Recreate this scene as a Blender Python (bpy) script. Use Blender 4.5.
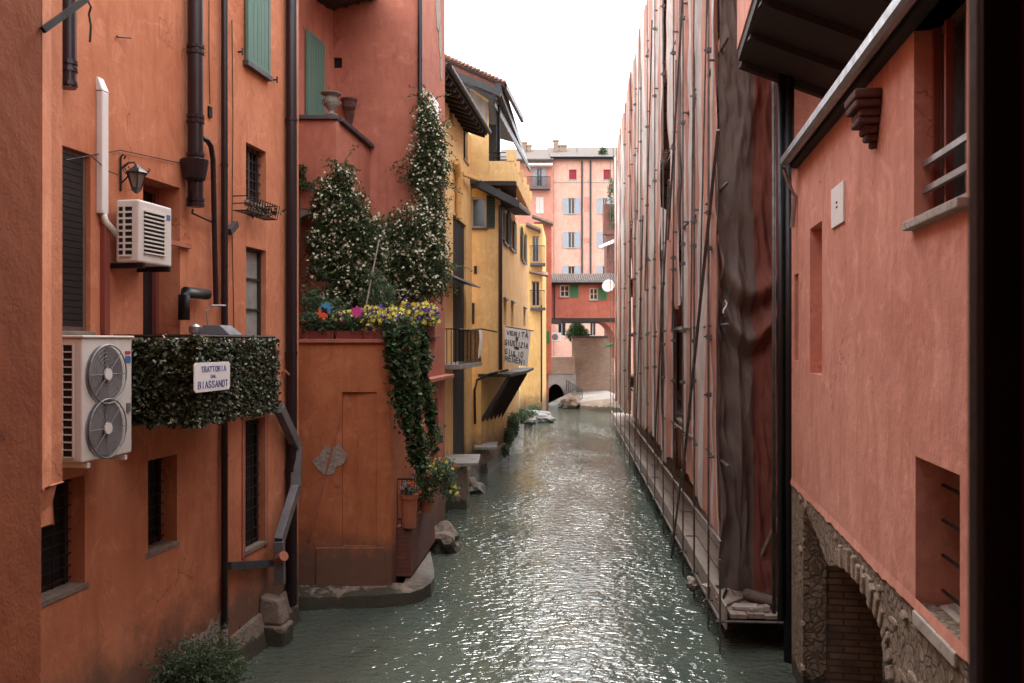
import bpy, bmesh, math, random
from mathutils import Vector, noise
R = math.radians
for o in list(bpy.data.objects): bpy.data.objects.remove(o)
S = bpy.context.scene
COL = S.collection
# ------------------------------------------------------------------ camera, world, sun, exposure
F, H, CX, CY = 850.0, 4.5, 512.0, 341.5
cd = bpy.data.cameras.new('camera'); cam = bpy.data.objects.new('camera', cd); COL.objects.link(cam)
cam.location = (0, 0, H); cam.rotation_euler = (R(90), 0, 0)
cd.sensor_width = 36; cd.lens = F/1024*36; cd.clip_start = 0.05; cd.clip_end = 2000
cd.dof.use_dof = True; cd.dof.focus_distance = 12.5; cd.dof.aperture_fstop = 3.6
S.camera = cam
SUN_EL, SUN_AZ = R(50), R(5)
w = bpy.data.worlds.new('World'); S.world = w; w.use_nodes = True
nt = w.node_tree; nt.nodes.clear()
sky = nt.nodes.new('ShaderNodeTexSky'); sky.sky_type = 'NISHITA'; sky.sun_disc = False
sky.sun_elevation = SUN_EL; sky.sun_rotation = SUN_AZ; sky.air_density = 1.0; sky.dust_density = 4.0
mx = nt.nodes.new('ShaderNodeMixRGB'); mx.inputs[0].default_value = 0.85; mx.inputs[2].default_value = (9.6, 9.8, 10.2, 1)   # white cloud cover over the blue
bg = nt.nodes.new('ShaderNodeBackground'); bg.inputs[1].default_value = 0.15
wo = nt.nodes.new('ShaderNodeOutputWorld')
nt.links.new(sky.outputs[0], mx.inputs[1]); nt.links.new(mx.outputs[0], bg.inputs[0]); nt.links.new(bg.outputs[0], wo.inputs[0])
sl = bpy.data.lights.new('sun', 'SUN'); sl.energy = 1.2; sl.angle = R(17); sl.color = (1, .97, .93)
so = bpy.data.objects.new('sun', sl); COL.objects.link(so); so.location = (0, 0, 40)
sd = Vector((math.sin(SUN_AZ)*math.cos(SUN_EL), math.cos(SUN_AZ)*math.cos(SUN_EL), math.sin(SUN_EL)))
so.rotation_euler = sd.to_track_quat('Z', 'Y').to_euler()
S.view_settings.view_transform = 'Standard'; S.view_settings.look = 'None'
S.view_settings.exposure = 1.58; S.view_settings.gamma = 1
S.render.engine = 'CYCLES'
try: S.cycles.max_bounces = 10; S.cycles.diffuse_bounces = 5
except Exception: pass

# ------------------------------------------------------------------ helpers
def at(px, py, Y): return Vector(((px-CX)/F*Y, Y, H+(CY-py)/F*Y))
class Wall:
    def __init__(s, x0, y0, x1, y1):
        s.o = Vector((x0, y0, 0)); d = Vector((x1-x0, y1-y0, 0)); s.L = d.length; s.u = d.normalized()
        s.n = Vector((s.u.y, -s.u.x, 0))
    def p(s, a, n, z): v = s.o+s.u*a+s.n*n; return Vector((v.x, v.y, z))
    def hit(s, px, py=CY, n=0):
        a = (px-CX)/F; o = s.o+s.n*n
        # o + u*k = t*(a,1)
        det = s.u.x*(-1)+a*s.u.y
        k = (o.x-a*o.y)/(a*s.u.y-s.u.x) if abs(a*s.u.y-s.u.x) > 1e-9 else 0
        t = o.y+s.u.y*k
        return k, H+(CY-py)/F*t
    def rect(s, x0, x1, yt, yb, n=0, ref=0):
        """s0, s1, z0, z1; heights read at the left edge (ref 0) or right edge (ref 1)"""
        r = x1 if ref else x0
        return s.hit(x0, n=n)[0], s.hit(x1, n=n)[0], s.hit(r, yb, n)[1], s.hit(r, yt, n)[1]
def mid(W, px, n=0): return W.hit(px, n=n)[0]
XYZ = Wall(0, 0, 1, 0)     # s = x, n = -y
class MB:
    def __init__(s): s.v = []; s.f = []; s.uv = None
    def add(s, pts, faces):
        b = len(s.v); s.v += [Vector(p) for p in pts]; s.f += [tuple(b+i for i in f) for f in faces]; return s
    def poly(s, *pts): return s.add(pts, [tuple(range(len(pts)))])
    def hexa(s, c): return s.add(c, [(0,3,2,1),(4,5,6,7),(0,1,5,4),(1,2,6,5),(2,3,7,6),(3,0,4,7)])
    def box(s, W, s0, s1, n0, n1, z0, z1):
        return s.hexa([W.p(s0,n0,z0),W.p(s1,n0,z0),W.p(s1,n1,z0),W.p(s0,n1,z0),W.p(s0,n0,z1),W.p(s1,n0,z1),W.p(s1,n1,z1),W.p(s0,n1,z1)])
    def xbox(s, x0, x1, y0, y1, z0, z1): return s.box(XYZ, x0, x1, -y1, -y0, z0, z1)
    def slab(s, pts, t):
        """a polygon given thickness t straight down"""
        n = len(pts); pts = [Vector(p) for p in pts]; lo = [p-Vector((0,0,t)) for p in pts]
        return s.add(pts+lo, [tuple(range(n)), tuple(range(2*n-1, n-1, -1))]+[(i, i+n, (i+1)%n+n, (i+1)%n) for i in range(n)])
    def prism(s, pts, d):
        n = len(pts); pts = [Vector(p) for p in pts]; lo = [p+Vector(d) for p in pts]
        return s.add(pts+lo, [tuple(range(n)), tuple(range(2*n-1, n-1, -1))]+[(i, i+n, (i+1)%n+n, (i+1)%n) for i in range(n)])
    def tube(s, pts, r, seg=8, r2=None):
        pts = [Vector(p) for p in pts]; n = len(pts); rings = []
        for i, p in enumerate(pts):
            d = (pts[min(i+1, n-1)]-pts[max(i-1, 0)]).normalized()
            up = Vector((0,0,1)) if abs(d.z) < .95 else Vector((0,1,0))
            a = d.cross(up).normalized(); b = d.cross(a)
            rr = r if r2 is None else r+(r2-r)*i/max(1, n-1)
            rings.append([p+(a*math.cos(2*math.pi*k/seg)+b*math.sin(2*math.pi*k/seg))*rr for k in range(seg)])
        b0 = len(s.v)
        for q in rings: s.v += q
        for i in range(n-1):
            for k in range(seg):
                k2 = (k+1) % seg
                s.f.append((b0+i*seg+k, b0+i*seg+k2, b0+(i+1)*seg+k2, b0+(i+1)*seg+k))
        s.f.append(tuple(b0+k for k in range(seg))); s.f.append(tuple(b0+(n-1)*seg+k for k in reversed(range(seg))))
        return s
    def bar(s, a, b, wd, ht):
        """rectangular bar from a to b"""
        a = Vector(a); b = Vector(b); d = (b-a).normalized(); up = Vector((0,0,1)) if abs(d.z) < .95 else Vector((1,0,0))
        x = d.cross(up).normalized()*wd/2; y = x.cross(d).normalized()*ht/2
        return s.hexa([a-x-y, a+x-y, a+x+y, a-x+y, b-x-y, b+x-y, b+x+y, b-x+y])
    def lathe(s, c, prof, seg=16):
        c = Vector(c); b0 = len(s.v); n = len(prof)
        for r, z in prof: s.v += [c+Vector((r*math.cos(2*math.pi*k/seg), r*math.sin(2*math.pi*k/seg), z)) for k in range(seg)]
        for i in range(n-1):
            for k in range(seg):
                k2 = (k+1) % seg; s.f.append((b0+i*seg+k, b0+i*seg+k2, b0+(i+1)*seg+k2, b0+(i+1)*seg+k))
        s.f.append(tuple(b0+k for k in reversed(range(seg)))); s.f.append(tuple(b0+(n-1)*seg+k for k in range(seg)))
        return s
    def disc(s, W, a, z, n, r, t=.01, seg=20, ez=1.0):
        return s.prism([W.p(a+r*math.cos(2*math.pi*k/seg), n, z+ez*r*math.sin(2*math.pi*k/seg)) for k in range(seg)], W.n*t)
    def rings(s, W, a, z, n, r, wire, seg=20):
        pts = [W.p(a+r*math.cos(2*math.pi*k/seg), n, z+r*math.sin(2*math.pi*k/seg)) for k in range(seg+1)]
        return s.tube(pts, wire, 4)
    def grid(s, fn, nu, nv, uvfn=None):
        b = len(s.v)
        for j in range(nv+1):
            for i in range(nu+1): s.v.append(Vector(fn(i/nu, j/nv)))
        for j in range(nv):
            for i in range(nu): k = b+j*(nu+1)+i; s.f.append((k, k+1, k+nu+2, k+nu+1))
        if uvfn:
            if s.uv is None: s.uv = {}
            for j in range(nv+1):
                for i in range(nu+1): s.uv[b+j*(nu+1)+i] = uvfn(i/nu, j/nv)
        return s
    def build(s, name, mat, parent=None, smooth=False, bevel=0, thick=0, recalc=True):
        off = parent_off(parent)
        me = bpy.data.meshes.new(name); me.from_pydata([tuple(p-off) for p in s.v], [], s.f); me.update()
        if s.uv:
            ul = me.uv_layers.new(name='UVMap')
            for l in me.loops: ul.data[l.index].uv = s.uv.get(l.vertex_index, (0, 0))
        if recalc and len(s.f) < 6000:
            bm = bmesh.new(); bm.from_mesh(me); bmesh.ops.recalc_face_normals(bm, faces=bm.faces); bm.to_mesh(me); bm.free()
        me.materials.append(mat)
        if smooth:
            for p in me.polygons: p.use_smooth = True
        o = bpy.data.objects.new(name, me); COL.objects.link(o)
        if parent is not None: o.parent = parent
        if thick:
            m = o.modifiers.new('solid', 'SOLIDIFY'); m.thickness = thick
        if bevel:
            m = o.modifiers.new('bevel', 'BEVEL'); m.width = bevel; m.segments = 2; m.limit_method = 'ANGLE'; m.angle_limit = R(40)
        return o
def parent_off(o):
    v = Vector((0,0,0))
    while o is not None: v += o.location; o = o.parent
    return v
def tag(o, label, cat, group=None, kind=None):
    if label: o['label'] = label
    if cat: o['category'] = cat
    if group: o['group'] = group
    if kind: o['kind'] = kind
    return o
def T(name, label, cat, loc=(0,0,0), group=None):
    o = bpy.data.objects.new(name, None); COL.objects.link(o); o.location = loc; o.empty_display_size = .2
    return tag(o, label, cat, group)
def struct(o): o['kind'] = 'structure'; return o

# ------------------------------------------------------------------ materials
def newmat(name):
    m = bpy.data.materials.new(name); m.use_nodes = True; n = m.node_tree; b = n.nodes['Principled BSDF']; return m, n, b
def N(n, t, **kw):
    x = n.nodes.new(t)
    for k, v in kw.items(): setattr(x, k, v)
    return x
def coords(n, scale=(1,1,1)):
    tc = N(n, 'ShaderNodeTexCoord'); mp = N(n, 'ShaderNodeMapping'); mp.inputs['Scale'].default_value = scale
    n.links.new(tc.outputs['Object'], mp.inputs[0]); return mp.outputs[0]
def noise_(n, vec, sc, det=6, rough=.6, dist=0):
    x = N(n, 'ShaderNodeTexNoise'); x.inputs['Scale'].default_value = sc; x.inputs['Detail'].default_value = det
    x.inputs['Roughness'].default_value = rough; x.inputs['Distortion'].default_value = dist
    n.links.new(vec, x.inputs['Vector']); return x.outputs['Fac']
def ramp(n, fac, a, b, ca=(0,0,0,1), cb=(1,1,1,1)):
    x = N(n, 'ShaderNodeValToRGB'); x.color_ramp.elements[0].position = a; x.color_ramp.elements[1].position = b
    x.color_ramp.elements[0].color = ca; x.color_ramp.elements[1].color = cb
    n.links.new(fac, x.inputs[0]); return x.outputs[0]
def mix(n, fac, a, b, mode='MIX'):
    x = N(n, 'ShaderNodeMixRGB', blend_type=mode)
    for i, v in ((0, fac), (1, a), (2, b)):
        if hasattr(v, 'links'): n.links.new(v, x.inputs[i])
        elif i == 0: x.inputs[0].default_value = v
        else: x.inputs[i].default_value = (*v[:3], 1)
    return x.outputs[0]
def bump(n, b, fac, st=.3, dist=.02, prev=None):
    x = N(n, 'ShaderNodeBump'); x.inputs['Strength'].default_value = st; x.inputs['Distance'].default_value = dist
    n.links.new(fac, x.inputs['Height'])
    if prev: n.links.new(prev, x.inputs['Normal'])
    n.links.new(x.outputs[0], b.inputs['Normal']); return x.outputs[0]
def mul(c, k): return tuple(x*k for x in c)
def plaster(name, c, c2=None, pale=None, dirt=.5, patch=.58, damp=(.13,.085,.06), damp_z=.8, scratch=.4, bs=.5):
    """painted lime plaster: broad tone change, vertical rain streaks, fine grain, pale scuffs, damp foot"""
    m, n, b = newmat(name); c2 = c2 or mul(c, .72); pale = pale or tuple(min(1, x*1.25+.05) for x in c)
    v = coords(n); vs = coords(n, (1,1,.12)); vd = coords(n, (1,1,.35))
    col = mix(n, ramp(n, noise_(n, v, .8, 8, .65, .5), .38, .66), c, c2)
    col = mix(n, ramp(n, noise_(n, vs, 6, 6, .7), .5, .72, (0,0,0,1), (dirt,)*3+(1,)), col, mul(c2, .72))
    col = mix(n, ramp(n, noise_(n, v, 2.4, 9, .72, 1.2), patch-.04, patch+.14, (0,0,0,1), (.62,.62,.62,1)), col, pale)
    col = mix(n, ramp(n, noise_(n, coords(n, (1,1,.45)), 1.7, 10, .75, 2.0), .50, .62, (0,0,0,1), (.42,.42,.42,1)), col, mul(c2, .8))
    vo = N(n, 'ShaderNodeTexVoronoi', feature='DISTANCE_TO_EDGE'); vo.inputs['Scale'].default_value = .9
    nz = N(n, 'ShaderNodeTexNoise'); nz.inputs['Scale'].default_value = 3; nz.inputs['Detail'].default_value = 6; n.links.new(v, nz.inputs['Vector'])
    wv = N(n, 'ShaderNodeVectorMath', operation='MULTIPLY_ADD'); n.links.new(nz.outputs['Color'], wv.inputs[0]); wv.inputs[1].default_value = (.6, .6, .6); n.links.new(v, wv.inputs[2])
    n.links.new(wv.outputs[0], vo.inputs['Vector'])
    ck = N(n, 'ShaderNodeMath', operation='MULTIPLY'); n.links.new(ramp(n, vo.outputs['Distance'], .002, .008, (.7,.7,.7,1), (0,0,0,1)), ck.inputs[0]); n.links.new(ramp(n, noise_(n, v, .9, 3), .52, .6), ck.inputs[1])
    col = mix(n, ck.outputs[0], col, mul(c2, .35))
    col = mix(n, ramp(n, noise_(n, vd, 17, 5, .75), .66, .7, (0,0,0,1), (scratch,)*3+(1,)), col, pale)
    g = N(n, 'ShaderNodeNewGeometry'); sp = N(n, 'ShaderNodeSeparateXYZ'); n.links.new(g.outputs['Position'], sp.inputs[0])
    ad = N(n, 'ShaderNodeMath', operation='MULTIPLY_ADD'); n.links.new(noise_(n, v, 2.2, 8, .7), ad.inputs[0]); ad.inputs[1].default_value = -1.5; n.links.new(sp.outputs[2], ad.inputs[2])
    dm = ramp(n, ad.outputs[0], damp_z-1.2, damp_z-.2, (.85,.85,.85,1), (0,0,0,1))
    col = mix(n, dm, col, damp)
    n.links.new(col, b.inputs['Base Color']); b.inputs['Roughness'].default_value = .88
    b.inputs['Specular IOR Level'].default_value = .25
    p = bump(n, b, noise_(n, v, 3.2, 10, .62), bs*.7, .05)
    bump(n, b, noise_(n, v, 60, 4, .6), .25, .01, p)
    return m
def stone(name, c, c2, sc=3, bs=.7, cell=0, mortar=None):
    m, n, b = newmat(name); v = coords(n)
    col = mix(n, ramp(n, noise_(n, v, sc, 9, .7, .6), .35, .65), c, c2)
    col = mix(n, ramp(n, noise_(n, v, sc*9, 4, .7), .55, .7), col, mul(c2, .55))
    nb = bump(n, b, noise_(n, v, sc*2, 10, .7), bs, .06)
    if cell:
        vo = N(n, 'ShaderNodeTexVoronoi', feature='DISTANCE_TO_EDGE'); vo.inputs['Scale'].default_value = cell
        wv = N(n, 'ShaderNodeVectorMath', operation='ADD'); nz = N(n, 'ShaderNodeTexNoise'); nz.inputs['Scale'].default_value = 5
        n.links.new(v, nz.inputs['Vector']); sc_ = N(n, 'ShaderNodeVectorMath', operation='SCALE'); sc_.inputs['Scale'].default_value = .15
        n.links.new(nz.outputs['Color'], sc_.inputs[0]); n.links.new(v, wv.inputs[0]); n.links.new(sc_.outputs[0], wv.inputs[1])
        n.links.new(wv.outputs[0], vo.inputs['Vector'])
        e = ramp(n, vo.outputs['Distance'], .02, .14)
        col = mix(n, e, mortar or mul(c2, .5), col)
        bump(n, b, e, .9, .04, nb)
    g = N(n, 'ShaderNodeNewGeometry'); sp = N(n, 'ShaderNodeSeparateXYZ'); n.links.new(g.outputs['Position'], sp.inputs[0])
    ad = N(n, 'ShaderNodeMath', operation='MULTIPLY_ADD'); n.links.new(noise_(n, v, 3, 6, .7), ad.inputs[0]); ad.inputs[1].default_value = -.5; n.links.new(sp.outputs[2], ad.inputs[2])
    wet = ramp(n, ad.outputs[0], -.2, .0, (.85,.85,.85,1), (0,0,0,1)); col = mix(n, wet, col, (.035,.038,.022))
    n.links.new(col, b.inputs['Base Color']); n.links.new(mix(n, wet, (.92,.92,.92), (.35,.35,.35)), b.inputs['Roughness'])
    return m
def brick(name, c, c2, mort, W, H_, axis='XZ'):
    m, n, b = newmat(name); tc = N(n, 'ShaderNodeTexCoord'); sp = N(n, 'ShaderNodeSeparateXYZ'); cb = N(n, 'ShaderNodeCombineXYZ')
    n.links.new(tc.outputs['Object'], sp.inputs[0])
    add = N(n, 'ShaderNodeMath', operation='ADD'); n.links.new(sp.outputs[0], add.inputs[0]); n.links.new(sp.outputs[1], add.inputs[1])
    n.links.new(add.outputs[0], cb.inputs[0]); n.links.new(sp.outputs[2], cb.inputs[1])
    t = N(n, 'ShaderNodeTexBrick'); t.inputs['Color1'].default_value = (*c, 1); t.inputs['Color2'].default_value = (*c2, 1); t.inputs['Mortar'].default_value = (*mort, 1)
    t.inputs['Scale'].default_value = 1; t.inputs['Brick Width'].default_value = W; t.inputs['Row Height'].default_value = H_; t.inputs['Mortar Size'].default_value = .012
    n.links.new(cb.outputs[0], t.inputs['Vector'])
    v = coords(n); col = mix(n, ramp(n, noise_(n, v, 2, 8, .7), .4, .7), t.outputs['Color'], mul(mort, .8))
    n.links.new(col, b.inputs['Base Color']); b.inputs['Roughness'].default_value = .9
    p = bump(n, b, t.outputs['Fac'], -.6, .02); bump(n, b, noise_(n, v, 14, 8, .7), .5, .02, p)
    return m
def solid(name, c, rough=.6, metal=0, var=.25, sc=4, bs=.15, spec=.5):
    m, n, b = newmat(name); v = coords(n)
    col = mix(n, ramp(n, noise_(n, v, sc, 7, .65), .35, .7), c, mul(c, 1-var))
    col = mix(n, ramp(n, noise_(n, v, sc*8, 4, .7), .6, .72, (0,0,0,1), (.5,.5,.5,1)), col, mul(c, max(0, 1-2*var)))
    n.links.new(col, b.inputs['Base Color']); b.inputs['Metallic'].default_value = metal
    n.links.new(ramp(n, noise_(n, v, sc*2, 5, .6), .3, .7, (rough*.8,)*3+(1,), (min(1, rough*1.2),)*3+(1,)), b.inputs['Roughness'])
    b.inputs['Specular IOR Level'].default_value = spec
    bump(n, b, noise_(n, v, sc*6, 6, .6), bs, .01)
    return m
def wood(name, c, c2, sc=(8,8,.8), rough=.75, bs=.4):
    m, n, b = newmat(name); v = coords(n, sc)
    f = noise_(n, v, 3, 8, .7, .8)
    n.links.new(mix(n, ramp(n, f, .35, .68), c, c2), b.inputs['Base Color']); b.inputs['Roughness'].default_value = rough
    bump(n, b, f, bs, .02); return m
def foliage(name, cols, rough=.55, trans=.25):
    m, n, b = newmat(name); g = N(n, 'ShaderNodeNewGeometry'); x = N(n, 'ShaderNodeValToRGB'); e = x.color_ramp.elements
    k = len(cols); e[0].color = (*cols[0], 1); e[0].position = 0; e[1].color = (*cols[-1], 1); e[1].position = 1
    for i in range(1, k-1): q = e.new(i/(k-1)); q.color = (*cols[i], 1)
    n.links.new(g.outputs['Random Per Island'], x.inputs[0]); n.links.new(x.outputs[0], b.inputs['Base Color'])
    b.inputs['Roughness'].default_value = rough; b.inputs['Specular IOR Level'].default_value = .4
    if trans:
        tr = N(n, 'ShaderNodeBsdfTranslucent'); n.links.new(x.outputs[0], tr.inputs[0]); ms = N(n, 'ShaderNodeMixShader'); ms.inputs[0].default_value = trans
        n.links.new(b.outputs[0], ms.inputs[1]); n.links.new(tr.outputs[0], ms.inputs[2]); n.links.new(ms.outputs[0], n.nodes['Material Output'].inputs[0])
    return m
def tiles(name, c, c2):
    """curved clay roof tiles: ribs across x+y, rows along the fall"""
    m, n, b = newmat(name); v = coords(n); vv = coords(n, (4.5, 4.5, 14))
    vo = N(n, 'ShaderNodeTexVoronoi'); vo.inputs['Scale'].default_value = 1; n.links.new(vv, vo.inputs['Vector'])
    col = mix(n, vo.outputs['Color'], c, c2); col = mix(n, ramp(n, noise_(n, v, 3, 8, .7), .45, .7), col, (.12,.10,.08))
    n.links.new(col, b.inputs['Base Color']); b.inputs['Roughness'].default_value = .9
    bump(n, b, vo.outputs['Distance'], .8, .05); return m
def cloth(name, stops, period, rough=.9, dirt=.4, trans=.15):
    """woven sheeting with broad stripes running down; stripe position from the sheet's own UV"""
    m, n, b = newmat(name); uv = N(n, 'ShaderNodeUVMap'); uv.uv_map = 'UVMap'; sp = N(n, 'ShaderNodeSeparateXYZ'); n.links.new(uv.outputs[0], sp.inputs[0])
    d = N(n, 'ShaderNodeMath', operation='DIVIDE'); n.links.new(sp.outputs[0], d.inputs[0]); d.inputs[1].default_value = period
    fr = N(n, 'ShaderNodeMath', operation='FRACT'); n.links.new(d.outputs[0], fr.inputs[0])
    x = N(n, 'ShaderNodeValToRGB'); x.color_ramp.interpolation = 'CONSTANT'; e = x.color_ramp.elements
    e[0].position = stops[0][0]; e[0].color = (*stops[0][1], 1); e[1].position = stops[1][0]; e[1].color = (*stops[1][1], 1)
    for p_, c_ in stops[2:]: q = e.new(p_); q.color = (*c_, 1)
    n.links.new(fr.outputs[0], x.inputs[0])
    v = coords(n, (1,1,.3)); v2 = coords(n)
    col = mix(n, ramp(n, noise_(n, v, 2.5, 9, .7), .42, .7, (0,0,0,1), (dirt,)*3+(1,)), x.outputs[0], (.16,.10,.08))
    n.links.new(col, b.inputs['Base Color']); b.inputs['Roughness'].default_value = rough
    b.inputs['Specular IOR Level'].default_value = .15
    p = bump(n, b, noise_(n, v, 7, 8, .6, 1.0), .6, .06); bump(n, b, noise_(n, v2, 120, 2, .5), .15, .01, p)
    if trans:
        tr = N(n, 'ShaderNodeBsdfTranslucent'); n.links.new(col, tr.inputs[0]); ms = N(n, 'ShaderNodeMixShader'); ms.inputs[0].default_value = trans
        n.links.new(b.outputs[0], ms.inputs[1]); n.links.new(tr.outputs[0], ms.inputs[2]); n.links.new(ms.outputs[0], n.nodes['Material Output'].inputs[0])
    return m
M = {}
M['terra'] = plaster('terracotta plaster', (.58,.225,.118), (.46,.155,.075))
M['terra_near'] = plaster('rough terracotta plaster', (.25,.072,.027), (.20,.052,.02), patch=.75, bs=.5)  # base colour darkened, so the pier's shade is partly in the plaster
M['terra_b'] = plaster('red terracotta plaster', (.44,.155,.10), (.35,.115,.075))
M['terra_block'] = plaster('orange terracotta plaster', (.48,.165,.07), (.38,.115,.048), damp_z=.65)
M['salmon'] = plaster('salmon plaster', (.66,.31,.225), (.56,.23,.16), patch=.54)
M['yellow'] = plaster('ochre plaster', (.78,.52,.24), (.68,.42,.17), damp_z=.9)
M['yellow2'] = plaster('deep ochre plaster', (.74,.47,.19), (.62,.37,.13), damp_z=.9)
M['pink'] = plaster('pink plaster', (.60,.345,.265), (.53,.28,.21))
M['pink2'] = plaster('worn rose plaster', (.50,.23,.17), (.43,.185,.135))
M['red'] = plaster('brick red plaster', (.42,.14,.10), (.35,.11,.075))
M['greywall'] = plaster('bare render', (.30,.27,.24), (.22,.19,.17))
M['stone'] = stone('footing stone', (.27,.21,.16), (.17,.13,.10), 4)
M['rubble'] = stone('rubble masonry', (.50,.39,.28), (.30,.21,.14), 6, 1.4, 10, (.26,.19,.13))
M['voussoir'] = stone('worn pale stones', (.46,.36,.27), (.27,.20,.14), 7, 1.0)
M['paving'] = stone('grey landing stone', (.32,.30,.27), (.20,.19,.17), 4, .4)
M['bare'] = stone('bare mortar', (.46,.38,.31), (.30,.24,.19), 9, 1.0)
M['concrete'] = stone('pale concrete', (.46,.42,.36), (.32,.28,.24), 2, .5)
M['brick_old'] = brick('old brown brick', (.30,.18,.115), (.19,.12,.08), (.10,.075,.055), .27, .07)
M['brick_in'] = brick('broad worn brick', (.30,.18,.115), (.20,.125,.08), (.09,.065,.05), .30, .085)
M['brick_red'] = brick('red brick', (.24,.075,.05), (.17,.05,.035), (.11,.06,.045), .27, .075)
M['brick_far'] = brick('pale brown brick', (.38,.23,.15), (.28,.17,.115), (.25,.19,.14), .3, .09)
M['iron'] = solid('dark iron', (.02,.017,.017), .5, .5)
M['pipe'] = solid('brown painted downpipe', (.022,.011,.014), .33, .2, .35)
M['black'] = solid('black paint', (.012,.011,.012), .45)
M['dark'] = solid('dark interior', (.012,.010,.009), .9)  # near-black colour standing in for unlit depth behind openings
M['slate'] = solid('grey sheet metal', (.095,.095,.105), .5, .5)
M['steel'] = solid('galvanised steel', (.42,.42,.42), .4, .85, .3)
M['gutter'] = solid('bright zinc gutter', (.36,.36,.37), .4, .6, .25)
M['scaf'] = solid('scaffold tube', (.17,.145,.135), .55, .6, .5)
M['white'] = solid('white enamel', (.74,.70,.66), .45, 0, .08, 3, .05)
M['ac'] = solid('weathered white casing', (.68,.63,.57), .5, 0, .12, 3, .05)
M['fanback'] = solid('grey fan housing', (.30,.285,.275), .45, .3, .3)
M['duct'] = solid('weathered grey duct', (.17,.16,.16), .55, .2, .3)
M['fan'] = solid('fan blade grey', (.20,.19,.19), .5)
M['cream'] = solid('sign white', (.84,.82,.79), .5, 0, .08)
M['ink'] = solid('blue lettering', (.03,.07,.30), .6, 0, .05)
M['inkb'] = solid('black marker lettering', (.015,.015,.015), .8, 0, .05)
M['redp'] = solid('red print', (.55,.05,.04), .6)
M['bluep'] = solid('blue print', (.07,.16,.35), .6)
M['green'] = wood('green shutter paint', (.10,.19,.145), (.065,.14,.105), (6,6,.6), .6)
M['dgreen'] = wood('dark green shutter paint', (.035,.06,.045), (.022,.04,.032))
M['bgreen'] = wood('bright green shutter paint', (.045,.17,.07), (.03,.12,.05))
M['bluegrey'] = wood('blue grey shutter paint', (.33,.36,.40), (.26,.29,.33))
M['redshut'] = wood('red shutter', (.32,.03,.04), (.24,.02,.03))
M['wframe'] = wood('old brown window wood', (.15,.09,.06), (.08,.05,.035))
M['paleframe'] = wood('pale window wood', (.62,.56,.50), (.45,.40,.36))
M['darkwood'] = wood('dark beam wood', (.030,.021,.017), (.014,.010,.009))
M['plank'] = wood('worn deck plank', (.33,.26,.21), (.20,.155,.125), (3,.6,3))
M['redwood'] = wood('red painted wood', (.25,.055,.035), (.17,.04,.028))
M['tiles'] = tiles('clay roof tiles', (.34,.17,.11), (.20,.11,.08))
M['tiles_pale'] = tiles('sun bleached roof tiles', (.12,.08,.065), (.06,.047,.04))
M['terracotta'] = solid('terracotta pot', (.42,.15,.08), .8)
M['potdark'] = stone('dark fired clay', (.13,.05,.04), (.07,.03,.025), 9, .5)
M['urn'] = stone('weathered urn stone', (.26,.24,.20), (.13,.12,.10), 8, .5)
M['curtain'] = solid('grey curtain', (.30,.28,.26), .9, 0, .3)
M['rope'] = solid('old rope', (.36,.32,.27), .9)
M['ivy'] = foliage('ivy leaves', [(.010,.026,.008), (.03,.065,.02), (.055,.11,.04), (.03,.06,.02), (.10,.16,.07)])
M['hedge'] = foliage('artificial hedge leaves', [(.010,.014,.006), (.04,.055,.018), (.02,.03,.012), (.06,.08,.035), (.04,.03,.015), (.10,.12,.05), (.42,.44,.36)], .45, .1)
M['jasmine'] = foliage('jasmine leaves', [(.010,.022,.008), (.035,.06,.02), (.07,.11,.035), (.02,.035,.012), (.12,.16,.06), (.05,.09,.03)])
M['petal'] = foliage('cream petals', [(.80,.76,.58), (.62,.58,.36), (.86,.83,.70)], .8, .2)
M['yellowp'] = foliage('yellow petals', [(.75,.62,.05), (.80,.72,.18), (.55,.55,.05)], .8, .2)
M['purplep'] = foliage('purple petals', [(.10,.04,.34), (.18,.07,.45), (.07,.03,.25)], .8, .2)
M['pinkp'] = foliage('pink petals', [(.70,.05,.25), (.60,.07,.30)], .8, .1)
M['orangep'] = foliage('orange petals', [(.80,.18,.04), (.75,.10,.05)], .8, .1)
M['cyanp'] = foliage('blue petals', [(.05,.25,.55), (.08,.35,.50)], .8, .1)
M['bush'] = foliage('bush leaves', [(.04,.075,.035), (.08,.13,.06), (.14,.20,.11), (.05,.09,.04)])
M['tree'] = foliage('far tree leaves', [(.02,.05,.015), (.04,.09,.025), (.07,.13,.04)])
M['bark'] = wood('bark', (.12,.09,.06), (.06,.045,.03))
M['sheet'] = cloth('striped scaffold sheeting', [(0, (.68,.62,.57)), (.50, (.58,.28,.205)), (.55, (.62,.31,.235))], 1.0, dirt=.55)
M['sheet_dark'] = cloth('dark scaffold netting', [(0, (.16,.13,.115)), (.50, (.21,.07,.052)), (.6, (.22,.075,.056))], 1.0, .95, .4, .04)
def glass(name, c=(.02,.022,.025)):
    m, n, b = newmat(name); v = coords(n)
    n.links.new(mix(n, ramp(n, noise_(n, v, 1.5, 4, .6), .4, .7), c, mul(c, .4)), b.inputs['Base Color'])
    b.inputs['Roughness'].default_value = .12; b.inputs['Specular IOR Level'].default_value = .5
    bump(n, b, noise_(n, v, 2, 3, .5), .05, .02); return m
M['glass'] = glass('window glass')
M['lampglass'] = glass('dusty lantern glass', (.20,.17,.14))
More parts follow.
